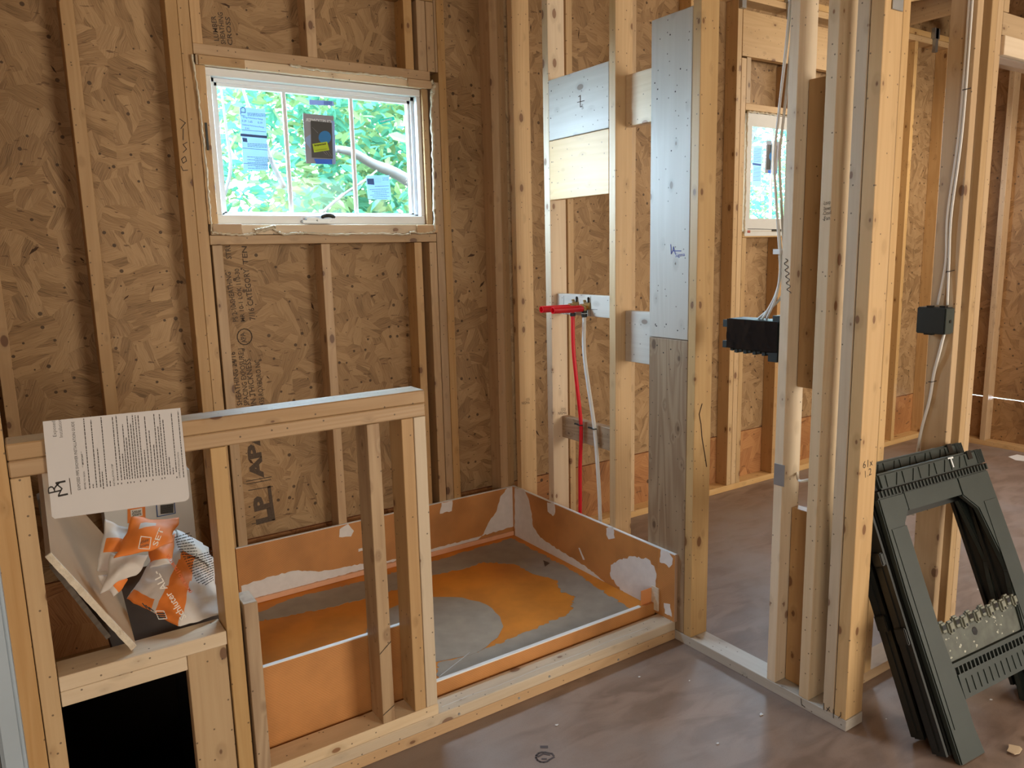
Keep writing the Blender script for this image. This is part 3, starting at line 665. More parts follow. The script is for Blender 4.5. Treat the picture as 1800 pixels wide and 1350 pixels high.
def foliage(name, cx, cy, cz, rx, ry, rz, n, size, seed, label, trunk=None, mi=(0, 1)):
    rnd = random.Random(seed); t = root(name, (cx, cy, -.2), label, 'tree', 'trees outside the windows')
    bm = bmesh.new()
    for i in range(n):
        while True:
            p = Vector((rnd.uniform(-1, 1), rnd.uniform(-1, 1), rnd.uniform(-1, 1)))
            if p.length < 1 and noise.noise(p*2.3+Vector((seed, 0, 0))) > -.18: break
        p = Vector((cx+p.x*rx, cy+p.y*ry, cz+p.z*rz)); s = size*rnd.uniform(.6, 1.4)
        R = Matrix.Rotation(rnd.uniform(0, 6.28), 3, 'Z') @ Matrix.Rotation(rnd.uniform(-1.2, 1.2), 3, 'X') @ Matrix.Rotation(rnd.uniform(-1, 1), 3, 'Y')
        k = rnd.choice(mi)
        vs = [bm.verts.new(p + R @ Vector(q)*s) for q in ((0,0,0), (.35,.22,.08), (.75,.18,.05), (1.1,0,-.05), (.75,-.18,.05), (.35,-.22,.08))]
        for f in ((0,1,2,3), (0,3,4,5)): q = bm.faces.new([vs[j] for j in f]); q.material_index = k
    l = finish('foliage', bm, None, t, mats=LEAF)
    bm = bmesh.new()
    tube(bm, curve_pts(trunk or [(cx, cy, -.2), (cx+.1, cy, 1.0), (cx-.1, cy+.1, 2.2), (cx+.1, cy, 3.2)], 5), .05, 8); finish('trunk', bm, BARK, t, smooth=True)
    return t
T1 = foliage('leafy_tree', 1.1, 6.3, 2.9, 1.5, .9, 1.7, 6500, .12, 1, 'broad-leaved green tree with a pale slanting limb outside the big window', [(1.9, 6.4, -.2), (1.8, 6.2, 1.2), (1.5, 6.0, 1.9), (1.2, 5.9, 2.3)], (0, 1))
T2 = foliage('leafy_tree', -1.65, 6.6, 2.6, 1.3, .9, 1.9, 8000, .055, 2, 'fine-leaved sparse tree behind the left pane of the big window', None, (0, 2))
foliage('leafy_tree', -.2, 9.0, 1.7, 3.9, 1.0, 2.6, 9000, .17, 3, 'yellow-green shrubbery low behind the big window', None, (1, 0))
foliage('leafy_tree', 6.7, 7.2, 2.3, 2.0, 1.4, 2.3, 11000, .10, 4, 'bright green tree outside the far window', None, (0, 1))
def limb(pts, r, par=None):
    bm = bmesh.new(); P = curve_pts(pts, 6); tube(bm, P, [r*(1-.5*i/len(P)) for i in range(len(P))], 8); return finish('tree_branch', bm, BARK, par, smooth=True)
L1 = limb([H(725,322,1,5.2), H(690,302,1,5.2), H(655,288,1,5.15), H(620,268,1,5.1), H(590,262,1,5.05)], .045, T1); tag(L1, 'thick pale slanting branch')
L2 = limb([H(565,375,1,5.0), H(600,345,1,5.0), H(640,318,1,5.0), H(662,300,1,5.1)], .012, T1)
L3 = limb([H(385,370,1,5.0), H(405,300,1,5.0), H(398,230,1,5.0), H(388,150,1,5.0)], .013, T2)
L4 = limb([H(500,330,1,5.0), H(478,285,1,5.0), H(462,240,1,5.0), H(440,195,1,5.0), H(425,150,1,5.0)], .018, T2)
gr = box('ground', -12, 16, 3.35, 16, -.4, -.25, plain('outdoor_ground', (.03,.045,.015), .95, noise_amt=.4, nscale=3), None, bev=0); tag(gr, 'green brown ground outside below the trees', 'ground', kind='structure')

# ================================================================== HALF WALL, BENCH, CURB
KY = 2.005; KB = 2.094
hw = root('half_wall', (-1.58, KY, .076), 'low pine stud half wall beside the shower with a doubled top plate', 'half wall')
def kst(x0, x1, z0=.1145, z1=1.049, tone='tan', label=None): return box('stud', x0, x1, KY+.001, KB-.001, z0, z1, wood(tone), hw, label=label)
box('top_plate', -2.101, -1.059, KY, KB, 1.0895, 1.128, wood('tan', 'x'), hw, .003); box('top_plate', -2.101, -1.060, KY, KB, 1.05, 1.0885, wood('tan', 'x'), hw, .003)
kst(-2.101, -2.062, z0=.0765, tone='pine'); kst(-1.673, -1.634, z0=.0765, tone='pine'); kst(-1.247, -1.208, tone='grey', label='grubby brown stud with a pencil slash')
kst(-1.139, -1.101, tone='tan'); kst(-1.0985, -1.060, tone='pale')
kst(-1.625, -1.588, z1=.612, tone='grey', label='short weathered stud stub with a cut top')
box('bottom_plate', -1.632, -1.057, KY, KB, .0765, .1135, wood('pale', 'x'), hw, .003)
box('ledge_board', -2.060, -1.675, KY, KB, .515, .553, wood('pale', 'x'), hw); box('ledge_board', -2.060, -1.777, KY, KB, .476, .5142, wood('pale', 'x'), hw)
box('flat_post', -1.775, -1.676, KY+.008, KY+.046, .0765, .514, wood('pine'), hw)
strokes([[(-1.247, KY-.0005, .345), (-1.209, KY-.0005, .375)], [(-1.247, KY-.0005, .145), (-1.209, KY-.0005, .165)]], .0015, (0,-1,0), INK, hw, 'pencil_mark')

cb = root('shower_curb', (-1.0, KY, 0), 'pair of long stacked pine planks forming the shower curb on the floor', 'curb')
box('curb_plank', -2.13, -.001, KY, KB, .0385, .076, wood('pale', 'x'), cb, .003, label='upper plank with pale scuffed top and dark knots'); box('curb_plank', -2.13, -.001, KY, KB, 0, .0378, wood('tan', 'x'), cb, .003)
# splintered strip and nail heads on the plank
strokes([[(-1.03+.1*i, KY+.03+.004*math.sin(i*2), .0762) for i in range(10)]], .004, (0,0,1), wood('white', 'x'), cb, 'splinter_strip')
bm = bmesh.new()
for x, z in ((-.985, .05), (-.62, .055), (-.30, .012), (-.75, .02)): tube(bm, [(x, KY-.001, z), (x, KY+.003, z)], .0045, 8)
finish('nail_head', bm, ZINC, cb)

# ================================================================== SHOWER PAN
SX, SYB = -.0127, 3.132
sp = root('shower_pan', (-.8, 2.62, .06), 'orange foam shower tray and low orange wall boards smeared with grey mortar', 'shower tray')
pfl = box('pan_floor', -1.60, SX-.002, 2.122, SYB-.002, .001, .095, KERP, sp, bev=0)
bbd = box('back_board', -1.380, -.0005, SYB, E-.0008, .076, .348, KER, sp, bev=0)
box('board_edge', -1.380, -.0005, SYB, E-.0008, .3481, .3505, FOAMW, bbd, bev=0, label='white foam edge')
sbd = box('side_board', SX, -.0005, 2.002+.093, SYB-.001, .076, .352, KER, sp, bev=0)
box('side_board', SX, -.0005, 2.002, 2.0945, .0765, .352, KER, sp, bev=0)
box('board_edge', SX, -.0005, 2.002, SYB-.001, .3521, .3552, FOAMW, sbd, bev=0, label='white foam edge')
box('board_edge', SX, -.0005, 1.999, 2.0018, .0765, .3552, plain('cut_board_edge', (.45,.30,.2), .8), sp, bev=0)
fbd = box('front_board', -1.60, -1.095, 2.1075, 2.120, .02, .360, KER, sp, bev=0, label='tall plain orange board behind the half wall')
box('board_edge', -1.60, -1.095, 2.1075, 2.120, .3601, .3632, FOAMW, fbd, bev=0)
fb2 = box('front_board', -1.094, SX-.001, 2.1075, 2.120, .02, .119, KER, sp, bev=0, label='low orange board behind the curb')
box('board_edge', -1.094, -.09, 2.1075, 2.121, .1191, .1235, FOAMW, fb2, bev=0)
box('corner_tab', -.075, SX-.001, 2.122, 2.1245, .118, .178, plain('peach_tab', (.82,.36,.14), .5), sp, bev=0, label='small peach tab at the curb corner')
box('corner_tab', -.020, -.0135, 2.085, 2.121, .09, .186, GYP, sp, bev=0)
PB = SYB-.0002
def bp(px, mat=THINW, seed=1, jit=.003): return patch('mortar_smear', px, 1, PB, -1, mat, bbd, jit, seed=seed)
def sd(px, mat=THINW, seed=1, jit=.003): return patch('mortar_smear', px, 0, SX-.0002, -1, mat, sbd, jit, seed=seed)
def pf(px, mat=THIN, seed=1, jit=.006, z=.0955): return patch('mortar_smear', px, 2, z, 1, mat, pfl, jit, seed=seed, ymin=2.1225)
bp([(424,1058),(424,1030),(480,1012),(520,1003),(560,1005),(600,998),(650,988),(660,990),(700,982),(760,972),(790,967),(835,953),(850,938),(858,920),(872,900),(880,872),(892,858),(903,856),(903,925),(860,938),(760,965),(700,985),(640,1000),(520,1033)], THINW, 2)
bp([(597,930),(612,921),(622,933),(617,943),(596,944)], THINW, 3); bp([(776,884),(795,880),(794,898),(773,903)], THINW, 4); bp([(630,965),(640,963),(640,968),(630,970)], THINW, 5)
sd([(905,858),(922,861),(930,880),(934,900),(937,926),(950,945),(985,968),(1030,996),(1062,1022),(1100,1058),(1125,1075),(1122,1085),(1090,1068),(1030,1025),(960,975),(905,942)], THINW, 6)
sd([(962,883),(974,884),(976,900),(972,907),(963,899)], THINW, 7); sd([(1066,928),(1078,927),(1081,946),(1070,948),(1066,940)], THINW, 8)
sd([(1074,993),(1090,983),(1112,978),(1138,982),(1150,995),(1154,1015),(1152,1040),(1140,1060),(1125,1062),(1105,1048),(1085,1030),(1073,1012)], THINW, 9, .005)
sd([(1162,966),(1174,969),(1183,982),(1182,992),(1176,998),(1168,990),(1160,988)], THINW, 10); sd([(1167,1060),(1178,1062),(1181,1084),(1169,1078)], THINW, 11)
sd([(1017,963),(1019,963),(1028,984),(1025,984)], THINW, 12, .001)
# grey mortar on the pan: border bands and the round centre
pf([(444,1081),(520,1050),(640,1022),(760,987),(900,946),(1000,1000),(1122,1080),(1120,1085),(1090,1098),(1000,1130),(900,1160),(790,1196),(770,1196),(770,1166),(830,1150),(930,1110),(1000,1078),(1012,1050),(985,1040),(980,1020),(935,1008),(905,992),(850,988),(820,998),(760,1012),(700,1035),(645,1052),(560,1072),(455,1092)], THIN, 13, .008)
ce_ = H(752, 1092, 2, .0958)
bm = bmesh.new(); rr = random.Random(5)
pts = [Vector((-.81+(.262+rr.uniform(-.006, .006))*math.cos(k*.15708), 2.495+(.262+rr.uniform(-.006,.006))*math.sin(k*.15708), .0958)) for k in range(40)]
prism(bm, pts, Vector((0,0,.0012))); bmesh.ops.recalc_face_normals(bm, faces=bm.faces[:]); finish('drain_mortar', bm, THIN, pfl, label='round grey mortar patch over the drain')
pf([(955,985),(966,990),(958,996)], plain('dark_chip', (.08,.05,.03), .8), 14, .001, .0968)
# peach rim strip along the back
box('pan_rim', -1.378, SX-.004, SYB-.012, SYB-.0015, .0962, .118, PINK, sp, bev=.001)
# plastic strip lying on the front edge
bm = bmesh.new(); a = H(772,1190,2,.126); b = H(823,1150,2,.16); dd = Vector((.012,.008,0)); prism(bm, [a, b, b+dd, a+dd], Vector((0,0,.0012))); o = finish('plastic_strip', bm, plain('clear_grey_plastic', (.55,.56,.58), .3), None); tag(o, 'thin clear grey plastic strip lying across the front edge of the shower tray', 'plastic strip')

# ================================================================== BOARDS FIXED IN THE PLUMBING WALL
def bboard(name, a, tone, ax, label, cat, group=None, bev=.002):
    o = box(name, *a, wood(tone, ax), None, bev); tag(o, label, cat, group); return o
bboard('blocking_board', (.0, .038, 2.4000, 2.7945, 1.997, 2.246), 'white', 'y', 'bluish white square-cut blocking board with a grade stamp, upper of the pair', 'blocking board')
bboard('blocking_board', (.0, .038, 2.4000, 2.7945, 1.744, 1.994), 'pine', 'y', 'cream blocking board with three nail holes below the stamped one', 'blocking board')
bboard('blocking_board', (.052, .0885, 1.9655, 2.3600, 1.997, 2.190), 'pale', 'y', 'short cream blocking board left of the tall whitish plank, near its top', 'blocking board')
bboard('blocking_board', (.052, .0885, 1.9655, 2.3600, 1.068, 1.276), 'white', 'y', 'rough-sawn white blocking board left of the joint in the tall planks', 'blocking board')
bboard('blocking_board', (.030, .068, 2.4000, 2.7945, 1.242, 1.333), 'white', 'y', 'white board with pencil lines that carries the two red pipe ends', 'blocking board')
bboard('blocking_board', (.052, .0885, 2.4000, 2.7945, .664, .764), 'grey', 'y', 'grey-brown brace behind the two hanging pipes low in the wall', 'blocking board')
up = bboard('tall_plank', (.0, .037, 1.9655, 2.166, 1.190, 2.335), 'white', 'z', 'tall weathered whitish plank, upper one, with knots and blue pen scribble', 'plank')
lo = bboard('tall_plank', (.0, .037, 1.9655, 2.166, .04, 1.188), 'grey', 'z', 'grey-brown strongly grained plank, lower one, reaching down behind the shower board', 'plank')
XN = (-1, 0, 0)
def X0(x, y, v=-.0006): return H(x, y, 0, v)
def nails(px, par, val=-.0003):
    bm = bmesh.new()
    for x, y in px:
        p = H(x, y, 0, val); tube(bm, [p, p+Vector((.003, 0, 0))], .003, 7)
    finish('nail_head', bm, INK, par)
B_ = [o for o in S.objects if o.name.startswith('blocking_board')]
nails([(969,160),(968,208)], B_[0]); nails([(971,260),(970,285),(970,321)], B_[1])
nails([(1178,61),(1196,121),(1187,161),(1151,146),(1156,157),(1155,174),(1180,265),(1152,570),(1154,573),(1171,570),(1191,581)], up); nails([(1155,607),(1166,620),(1179,614)], lo)
strokes([[X0(1017,170), X0(1020,168), X0(1020,188), X0(1023,187)], [X0(1015,180), X0(1027,177)]], .003, XN, STAMP, B_[0], 'grade_stamp')
text('SPF', X0(1026,191), X0(1025,182), .012, (-1,0,0), STAMP, B_[0], 'grade_stamp')
strokes([[X0(1179,430), X0(1180,446), X0(1183,440), X0(1184,434), X0(1187,446)], [X0(1183,441), X0(1197,441)]], .003, XN, BLUEINK, up, 'blue_scribble')
text('Sigma', X0(1187,452), X0(1204,450), .014, XN, BLUEINK, up, 'blue_scribble')
PV = .0295
strokes([[H(x, y, 0, PV) for x, y in P] for P in (((991,520),(991,552)), ((1038,521),(1038,556)), ((1033,544),(1050,544)))], .0015, XN, INK, B_[4], 'pencil_mark')
# handwriting on studs
text('Law 7', X0(330,300), X0(325,210), .03, (0,-1,0), INK, wb) if False else None
P1y = lambda x, y, v=E-.0006: H(x, y, 1, v)
strokes([[P1y(x, y) for x, y in L] for L in (((316,209),(326,216),(318,226)), ((322,226),(322,246)), ((329,250),(322,254),(328,262),(322,268)), ((325,275),(319,280),(322,287),(328,283),(326,276)), ((318,292),(322,300),(330,299)))], .0022, (0,-1,0), INK, wb, 'pencil_writing')
for s, a, b in (('-Loop', (1447,361), (1460,358)), ('-Shower', (1447,371), (1461,368)), ('-Cloud', (1446,379), (1461,376)), ('-Fan', (1446,388), (1459,386))):
    text(s, X0(*a), X0(*b), .012, XN, INK, sdB, 'handwriting')
strokes([[X0(1381+3.5*math.sin(i*1.05)+(.2*i), 455+i*1.9) for i in range(33)]], .0018, XN, INK, sdA, 'pencil_squiggle')
Ye = 1.2705
YE = lambda x, y: H(x, y, 1, Ye)
text('61x', YE(1517,824), YE(1534,818), .024, (0,-1,0), INK, sdD, 'handwriting', hw=-.01); text('1.2', YE(1521,840), YE(1532,834), .024, (0,-1,0), INK, sdD, 'handwriting', hw=-.01)
strokes([[X0(1465,1262,-.0008), X0(1465,1247,-.0008)], [X0(1448,1248,-.0008), X0(1448,1236,-.0008)], [X0(1453,1244,-.0008), X0(1459,1250,-.0008)], [X0(1458,1243,-.0008), X0(1453,1250,-.0008)], [X0(1474,1262,-.0008), X0(1478,1258,-.0008), X0(1478,1252,-.0008)], [X0(1408,1228,-.0008), X0(1409,1238,-.0008), X0(1415,1243,-.0008)]], .002, XN, INK, wr, 'layout_marks')
text('155', H(925,705,1,3.0645), H(931,704,1,3.0645), .014, (0,-1,0), STAMP, sdW, 'grade_stamp'); text('NIGMA', H(917,711,1,3.0645), H(931,710,1,3.0645), .014, (0,-1,0), STAMP, sdW, 'grade_stamp')
text('155', H(987,722,1,2.7945), H(994,722,1,2.7945), .014, (0,-1,0), STAMP, sdS, 'grade_stamp'); text('NIGMA', H(981,729,1,2.7945), H(996,728,1,2.7945), .014, (0,-1,0), STAMP, sdS, 'grade_stamp')
# long crack
strokes([[H(x, y, 1, 1.9265) for x, y in ((1234,710),(1229,728),(1232,745),(1234,770),(1239,800),(1242,820))]], .004, (0,-1,0), plain('crack', (.03,.015,.01), .9), sdC, 'split')
npl = box('nail_plate', -.002, -.0002, 1.530, 1.571, .742, .815, NAILP, None, .0005); tag(npl, 'small dull steel nail plate on the stud below the wrapped electrical box', 'nail plate')
# top bracket on the end stud
tb = box('steel_bracket', .03, .08, 1.266, 1.2700, 2.150, 2.20, ZINC, None, .001); tag(tb, 'grey steel strap at the top of the bright end stud', 'bracket')

# ================================================================== PIPES
def pipe(name, y0, col, mat, top, pts, label):
    r = root(name, (0, y0, 1.27), label, 'pipe', 'shower supply pipes')
    bm = bmesh.new(); tube(bm, curve_pts(pts, 8), .0085, 12); finish('riser', bm, mat, r, smooth=True)
    bm = bmesh.new(); ys = top
    P = [Vector((-.002, ys, 1.278)), Vector((-.05, ys, 1.278)), Vector((-.11, ys, 1.2785)), Vector((-.158, ys, 1.279))]
    n = 14; rings = []
    tube(bm, P, .0145, 16, cap=False); 
    tube(bm, [P[-1]+Vector((-.0005,0,0)), P[-1]+Vector((.03,0,0))],   .0118, 16, cap=False)
    # annular mouth
    vs1 = [bm.verts.new(P[-1]+Vector((0, .0145*math.cos(k*math.pi/8), .0145*math.sin(k*math.pi/8)))) for k in range(16)]
    vs2 = [bm.verts.new(P[-1]+Vector((-.0005,   .0118*math.cos(k*math.pi/8),   .0118*math.sin(k*math.pi/8)))) for k in range(16)]
    for k in range(16): bm.faces.new([vs1[k], vs1[(k+1)%16], vs2[(k+1)%16], vs2[k]])
    tube(bm, [P[-1]+Vector((.03,0,0)), P[-1]+Vector((.031,0,0))],   .0118, 16)
    finish('stub_out', bm, RED, r, smooth=True, label='red open tube end pointing into the shower')
    bm = bmesh.new(); tube(bm, curve_pts([(-.008, ys, 1.287), (.006, ys, 1.286), (.012, ys, 1.278), (.012, ys, 1.262)], 5), .011, 12)
    bx(bm, .024, .0295, ys-.02, ys+.02, 1.272, 1.302); bx(bm, .010, .026, ys-.006, ys+.006, 1.276, 1.290); tube(bm, [(.020, ys+.014, 1.308), (.0295, ys+.014, 1.308)], .005, 8)
    finish('elbow_fitting', bm, BRASS, r, label='brass ear elbow')
    bm = bmesh.new(); tube(bm, [(.012, ys, 1.254), (.012, ys, 1.240)], .0125, 12); tube(bm, [(.012, ys, 1.268), (.012, ys, 1.258)], .0125, 12); finish('crimp_ring', bm, BLACKM, r)
    return r
yr, yw_ = 2.655, 2.575
pr = pipe('water_pipe', yr, 0, RED, yr, [(.012, yr, 1.262), (.012, yr-.002, 1.10), (.02, yr-.012, .95), (.035, yr-.022, .75), (.036, yr-.012, .55), (.036, yr-.01, .35), (.036, yr, .039)], 'red water pipe dropping from a red open tube end')
pw = pipe('water_pipe', yw_, 0, WPIPE, yw_, [(.012, yw_, 1.262), (.012, yw_+.004, 1.10), (.02, yw_-.012, .95), (.034, yw_-.038, .75), (.036, yw_-.058, .55), (.036, yw_-.07, .37), (.036, yw_-.08, .039)], 'white water pipe right of the red one, with a red tube end on top')
for p, y in ((pr, yr-.022), (pw, yw_-.038)):
    bm = bmesh.new(); tube(bm, [(.035, y-.012, .752), (.022, y-.008, .752), (.022, y+.008, .752), (.035, y+.012, .752), (.05, y+.016, .752)], .0028, 6); tube(bm, [(.03, y+.012, .752), (.02, y+.028, .755)], .004, 6); finish('pipe_clip', bm, BLACKM, p)
    y2 = yr if p is pr else yw_
    bm = bmesh.new(); tube(bm, [(.026, y2-.008, 1.318), (.030, y2-.008, 1.318)], .006, 8); bx(bm, .022, .0295, y2-.012, y2-.009, 1.300, 1.325); finish('pipe_hanger', bm, BLACKM, p)

# ================================================================== ELECTRICAL BOXES AND CABLES
eb = root('electrical_box', (.03, 1.68, 1.19), 'wide black plastic-wrapped multi-gang electrical box nailed between two studs', 'electrical box')
bm = bmesh.new(); vs, fs = bx(bm, .0, .082, 1.576, 1.785, 1.180, 1.282); bmesh.ops.bevel(bm, geom=bm.edges[:], offset=.004, segments=2, affect='EDGES'); finish('box_body', bm, BLACKM, eb)
bm = bmesh.new()   # crinkled wrap
n1, n2 = 26, 12; g = [[bm.verts.new((-.002-.004*abs(noise.noise(Vector((i*.9, j*.35, 3)))), 1.5775+.206*i/n1, 1.182+.099*j/n2)) for j in range(n2+1)] for i in range(n1+1)]
for i in range(n1):
    for j in range(n2): bm.faces.new([g[i][j], g[i+1][j], g[i+1][j+1], g[i][j+1]])
finish('plastic_wrap', bm, plain('shiny_black_wrap', (.01,.01,.011), .16), eb, smooth=True)
bm = bmesh.new()
for z in (1.264, 1.192): bx(bm, .0, .012, 1.785, 1.803, z-.012, z+.012); 
finish('mounting_ear', bm, BLACKM, eb)
bm = bmesh.new()
for i in range(10): bx(bm, .004, .06, 1.59+i*.019, 1.602+i*.019, 1.166+.006*(i % 2), 1.1805)
bx(bm, .0, .07, 1.577, 1.612, 1.150, 1.1805); bx(bm, .01, .05, 1.577, 1.606, 1.282, 1.300)
finish('box_rib', bm, BLACKM, eb)
e2 = root('electrical_box', (.705, 1.45, 1.2), 'square black electrical box on the partition stud, white cables above and below', 'electrical box')
bm = bmesh.new(); bx(bm, .683, .7375, 1.398, 1.500, 1.200, 1.294); bmesh.ops.bevel(bm, geom=bm.edges[:], offset=.003, segments=2, affect='EDGES'); finish('box_body', bm, BLACKM, e2)
bm = bmesh.new(); bx(bm, .684, .7365, 1.3955, 1.3985, 1.203, 1.291); finish('box_side_plate', bm, plain('dark_greenish_plastic', (.04,.055,.05), .4), e2)
bm = bmesh.new(); tube(bm, [(.712, 1.3955, 1.245), (.712, 1.393, 1.245)], .006, 8); bx(bm, .70, .72, 1.41, 1.43, 1.294, 1.300); bx(bm, .69, .705, 1.45, 1.47, 1.294, 1.300); bx(bm, .70, .72, 1.45, 1.48, 1.194, 1.200); finish('screw_post', bm, BLACK, e2)
def cable(pts, r, label, mat=CABLE, group=None):
    bm = bmesh.new(); tube(bm, curve_pts(pts, 8), r, 8); o = finish('electrical_cable', bm, mat, None, smooth=True); tag(o, label, 'cable', group); return o
c1 = cable([(.728, 1.418, 2.86), (.728, 1.418, 2.3), (.728, 1.42, 1.9), (.724, 1.437, 1.62), (.728, 1.434, 1.45), (.722, 1.448, 1.302)], .0042, 'white cable running down the partition stud into the left of the black box')
c2 = cable([(.729, 1.408, 2.86), (.729, 1.408, 2.3), (.729, 1.410, 1.9), (.727, 1.425, 1.62), (.729, 1.422, 1.45), (.722, 1.414, 1.302)], .0042, 'white cable beside the first one, nearer the front edge of the partition stud')
c3 = cable([(.722, 1.418, 1.199), (.722, 1.43, 1.13), (.730, 1.448, 1.05), (.731, 1.458, .95), (.731, 1.482, .82), (.731, 1.489, .70), (.731, 1.490, .50)], .0055, 'white cable leaving the square black box downwards along the stud')
bm = bmesh.new()
for p in ((.7355, 1.41, 2.03), (.7355, 1.42, 1.42), (.7355, 1.455, 1.02)): tube(bm, [Vector(p)+Vector((.002, -.014, .004)), Vector(p)+Vector((-.012, -.004, 0)), Vector(p)+Vector((-.012, .006, 0)), Vector(p)+Vector((.002, .014, -.004))], .0015, 6)
o = finish('cable_staples', bm, INK, None); o.name = 'cable_staple'; tag(o, 'thin dark staples pinning the white cables to the partition stud', 'staple')
for k, (dx, dy, l) in enumerate(((.0, .0, 'outermost'), (.010, .004, 'middle'), (.020, -.002, 'innermost'))):
    cable([(.03+dx, 1.584+dy, 2.86), (.02+dx, 1.588+dy, 2.3), (.0+dx, 1.600+dy*2, 1.95), (-.008+dx, 1.606+dy*2, 1.80), (.0+dx, 1.600+dy*2, 1.66), (.012+dx, 1.592+dy, 1.52), (.018+dx, 1.590+dy, 1.44), (.02+dx, 1.604+dy*3, 1.36), (.035+dx*.5, 1.65+.02*k, 1.284)], .0042, 'white looped cable on the nail-plate stud, %s of the three entering the wrapped box' % l)
bm = bmesh.new(); bx(bm, -.004, .045, 1.577, 1.603, 1.497, 1.513); o = finish('cable_clip', bm, VINYL, None); tag(o, 'small white plastic clip holding the looped cables', 'clip')
cable([(.09, 1.55, .775), (.03, 1.50, .770), (.02, 1.475, .772), (.06, 1.446, .782)], .0045, 'short cream cable crossing between two studs beside the nail plate')

# ================================================================== INSTRUCTION SHEET
PYP = 1.9975
paper_px = [(75,741),(317,717),(333,872),(331,877),(326,881),(96,912),(91,908)]
bm = bmesh.new(); prism(bm, [H(x, y, 1, PYP) for x, y in paper_px], Vector((0, .0012, 0))); bmesh.ops.recalc_face_normals(bm, faces=bm.faces[:])
ip = finish('instruction_sheet', bm, PAPER, None); tag(ip, 'white printed shower installation sheet hung sideways over the half wall top', 'paper sheet')
Q = lambda x, y: H(70+x/6.43, 710+y/6.43, 1, PYP-.0004)
NP = (0, -1, 0)
text('Exposed', Q(190,368), Q(172,192), .0075, NP, INK, ip, hw=-.01); text('Installation', Q(262,375), Q(240,178), .0075, NP, INK, ip, hw=-.01)
text('EXPOSED PIPE SHOWER INSTALLATION GUIDE', Q(463,970), Q(387,200), .0062, NP, INK, ip)
text('BEFORE YOU BEGIN', Q(524,962), Q(508,762), .0035, NP, INK, ip); text('** IMPORTANT **', Q(500,715), Q(482,535), .0035, NP, INK, ip, hw=.02)
text('INSTALLATION STEP', Q(852,925), Q(826,678), .0038, NP, INK, ip); text('COMPLETE INSTALLATION', Q(1592,835), Q(1570,545), .0038, NP, INK, ip)
text('R', Q(245,985), Q(222,880), .028, NP, INK, ip, 'printed_logo', hw=-.01); text('M', Q(322,1028), Q(290,862), .022, NP, INK, ip, 'printed_logo', hw=-.01)
strokes([[Q(356,1020), Q(335,840)]], .0012, NP, STAMP, ip, 'printed_logo')
rr = random.Random(11); bm = bmesh.new()
def ml(x0, y0, y1, w=.0016):
    y = y0; dx = -.09
    while y > y1:
        L = rr.uniform(14, 42); ya = max(y-L, y1)
        a = Q(x0+(y0-y)*dx, y); b = Q(x0+(y0-ya)*dx, ya); s = Vector((w/2, 0, 0))
        prism(bm, [a-s, b-s, b+s, a+s], Vector((0, -.0003, 0))); y = ya-7
for x, ya, yb in ((566,955,165),(606,950,900),(645,945,180),(690,940,500),(722,960,760),(762,935,150),(800,930,870),(884,865,150),(926,862,130),(960,855,560),(990,850,230),(1018,850,380),(1048,845,130),(1080,842,220),(1108,838,120),(1140,832,130),(1172,830,130),(1208,826,520),(1244,822,140),(1280,818,300),(1318,812,460),(1350,810,110),(1384,806,250),(1412,802,110),(1446,800,170),(1478,798,600),(1512,796,720),(1545,770,100),(1628,830,80)): ml(x, ya, yb)
for x, y in ((886,912),(926,908),(995,900),(1030,895),(1068,890),(1140,882),(1205,874),(1280,866),(1383,852),(1415,845),(1550,838)): ml(x, y, y-18)
finish('printed_lines', bm, INK, ip).name = 'printed_text'

# ================================================================== BENCH RECESS: panels, bag, box
def panel(name, A, B, Cc, Dd, th, mface, medge, label, cat):
    r = root(name, (A+B)/2, label, cat)
    n = (B-A).cross(Dd-A).normalized()*-1
    bm = bmesh.new(); prism(bm, [A, B, Cc, Dd], n*-th); bmesh.ops.recalc_face_normals(bm, faces=bm.faces[:]); finish('panel_face', bm, mface, r)
    # broken edge along A-B
    bm = bmesh.new(); N = 26; d = (B-A); rr = random.Random(3); q = []
    out = (A-Dd).normalized()
    for i in range(N+1):
        p = A+d*(i/N); w = rr.uniform(.004, .010)
        q.append([bm.verts.new(p+n*.0008+out*w*0), bm.verts.new(p+n*.0012+out*w), bm.verts.new(p-n*(th+.001)+out*w*.8), bm.verts.new(p-n*(th+.001))])
    for i in range(N):
        for k in range(4): bm.faces.new([q[i][k], q[i+1][k], q[i+1][(k+1)%4], q[i][(k+1)%4]])
    bm.faces.new(q[0]); bm.faces.new(q[-1][::-1]); bmesh.ops.recalc_face_normals(bm, faces=bm.faces[:]); finish('broken_edge', bm, medge, r, label='ragged cream edge')
    return r
A = Vector((-2.052, 2.098, .826)); B = Vector((-1.897, 2.045, .558)); Dd = Vector((-2.036, 2.68, .915)); Cc = Vector((-1.881, 2.65, .645))
panel('wallboard_panel', A, B, Cc, Dd, .013, CARD, GYP, 'tan wallboard offcut with a ragged white edge tilted against the left stud', 'wallboard offcut')
off = Vector((.012, .05, -.043))
A2 = A+Vector((.006, .02, -.035)); B2 = B+Vector((-.045, .10, .0)); o2 = panel('wallboard_panel', A2, B2, B2+Vector((.02, .6, .03)), A2+Vector((.0, .6, .03)), .010, GREYP, GREYP, 'grey wallboard offcut just beneath the tan one', 'wallboard offcut')
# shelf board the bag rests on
sh = box('bench_shelf', -1.93, -1.645, 2.096, 3.10, .49, .512, plain('dark_shelf_board', (.09,.05,.03), .95, spec=.1, noise_amt=.2), None); tag(sh, 'dark board behind the bench ledge under the mortar bag', 'shelf board')

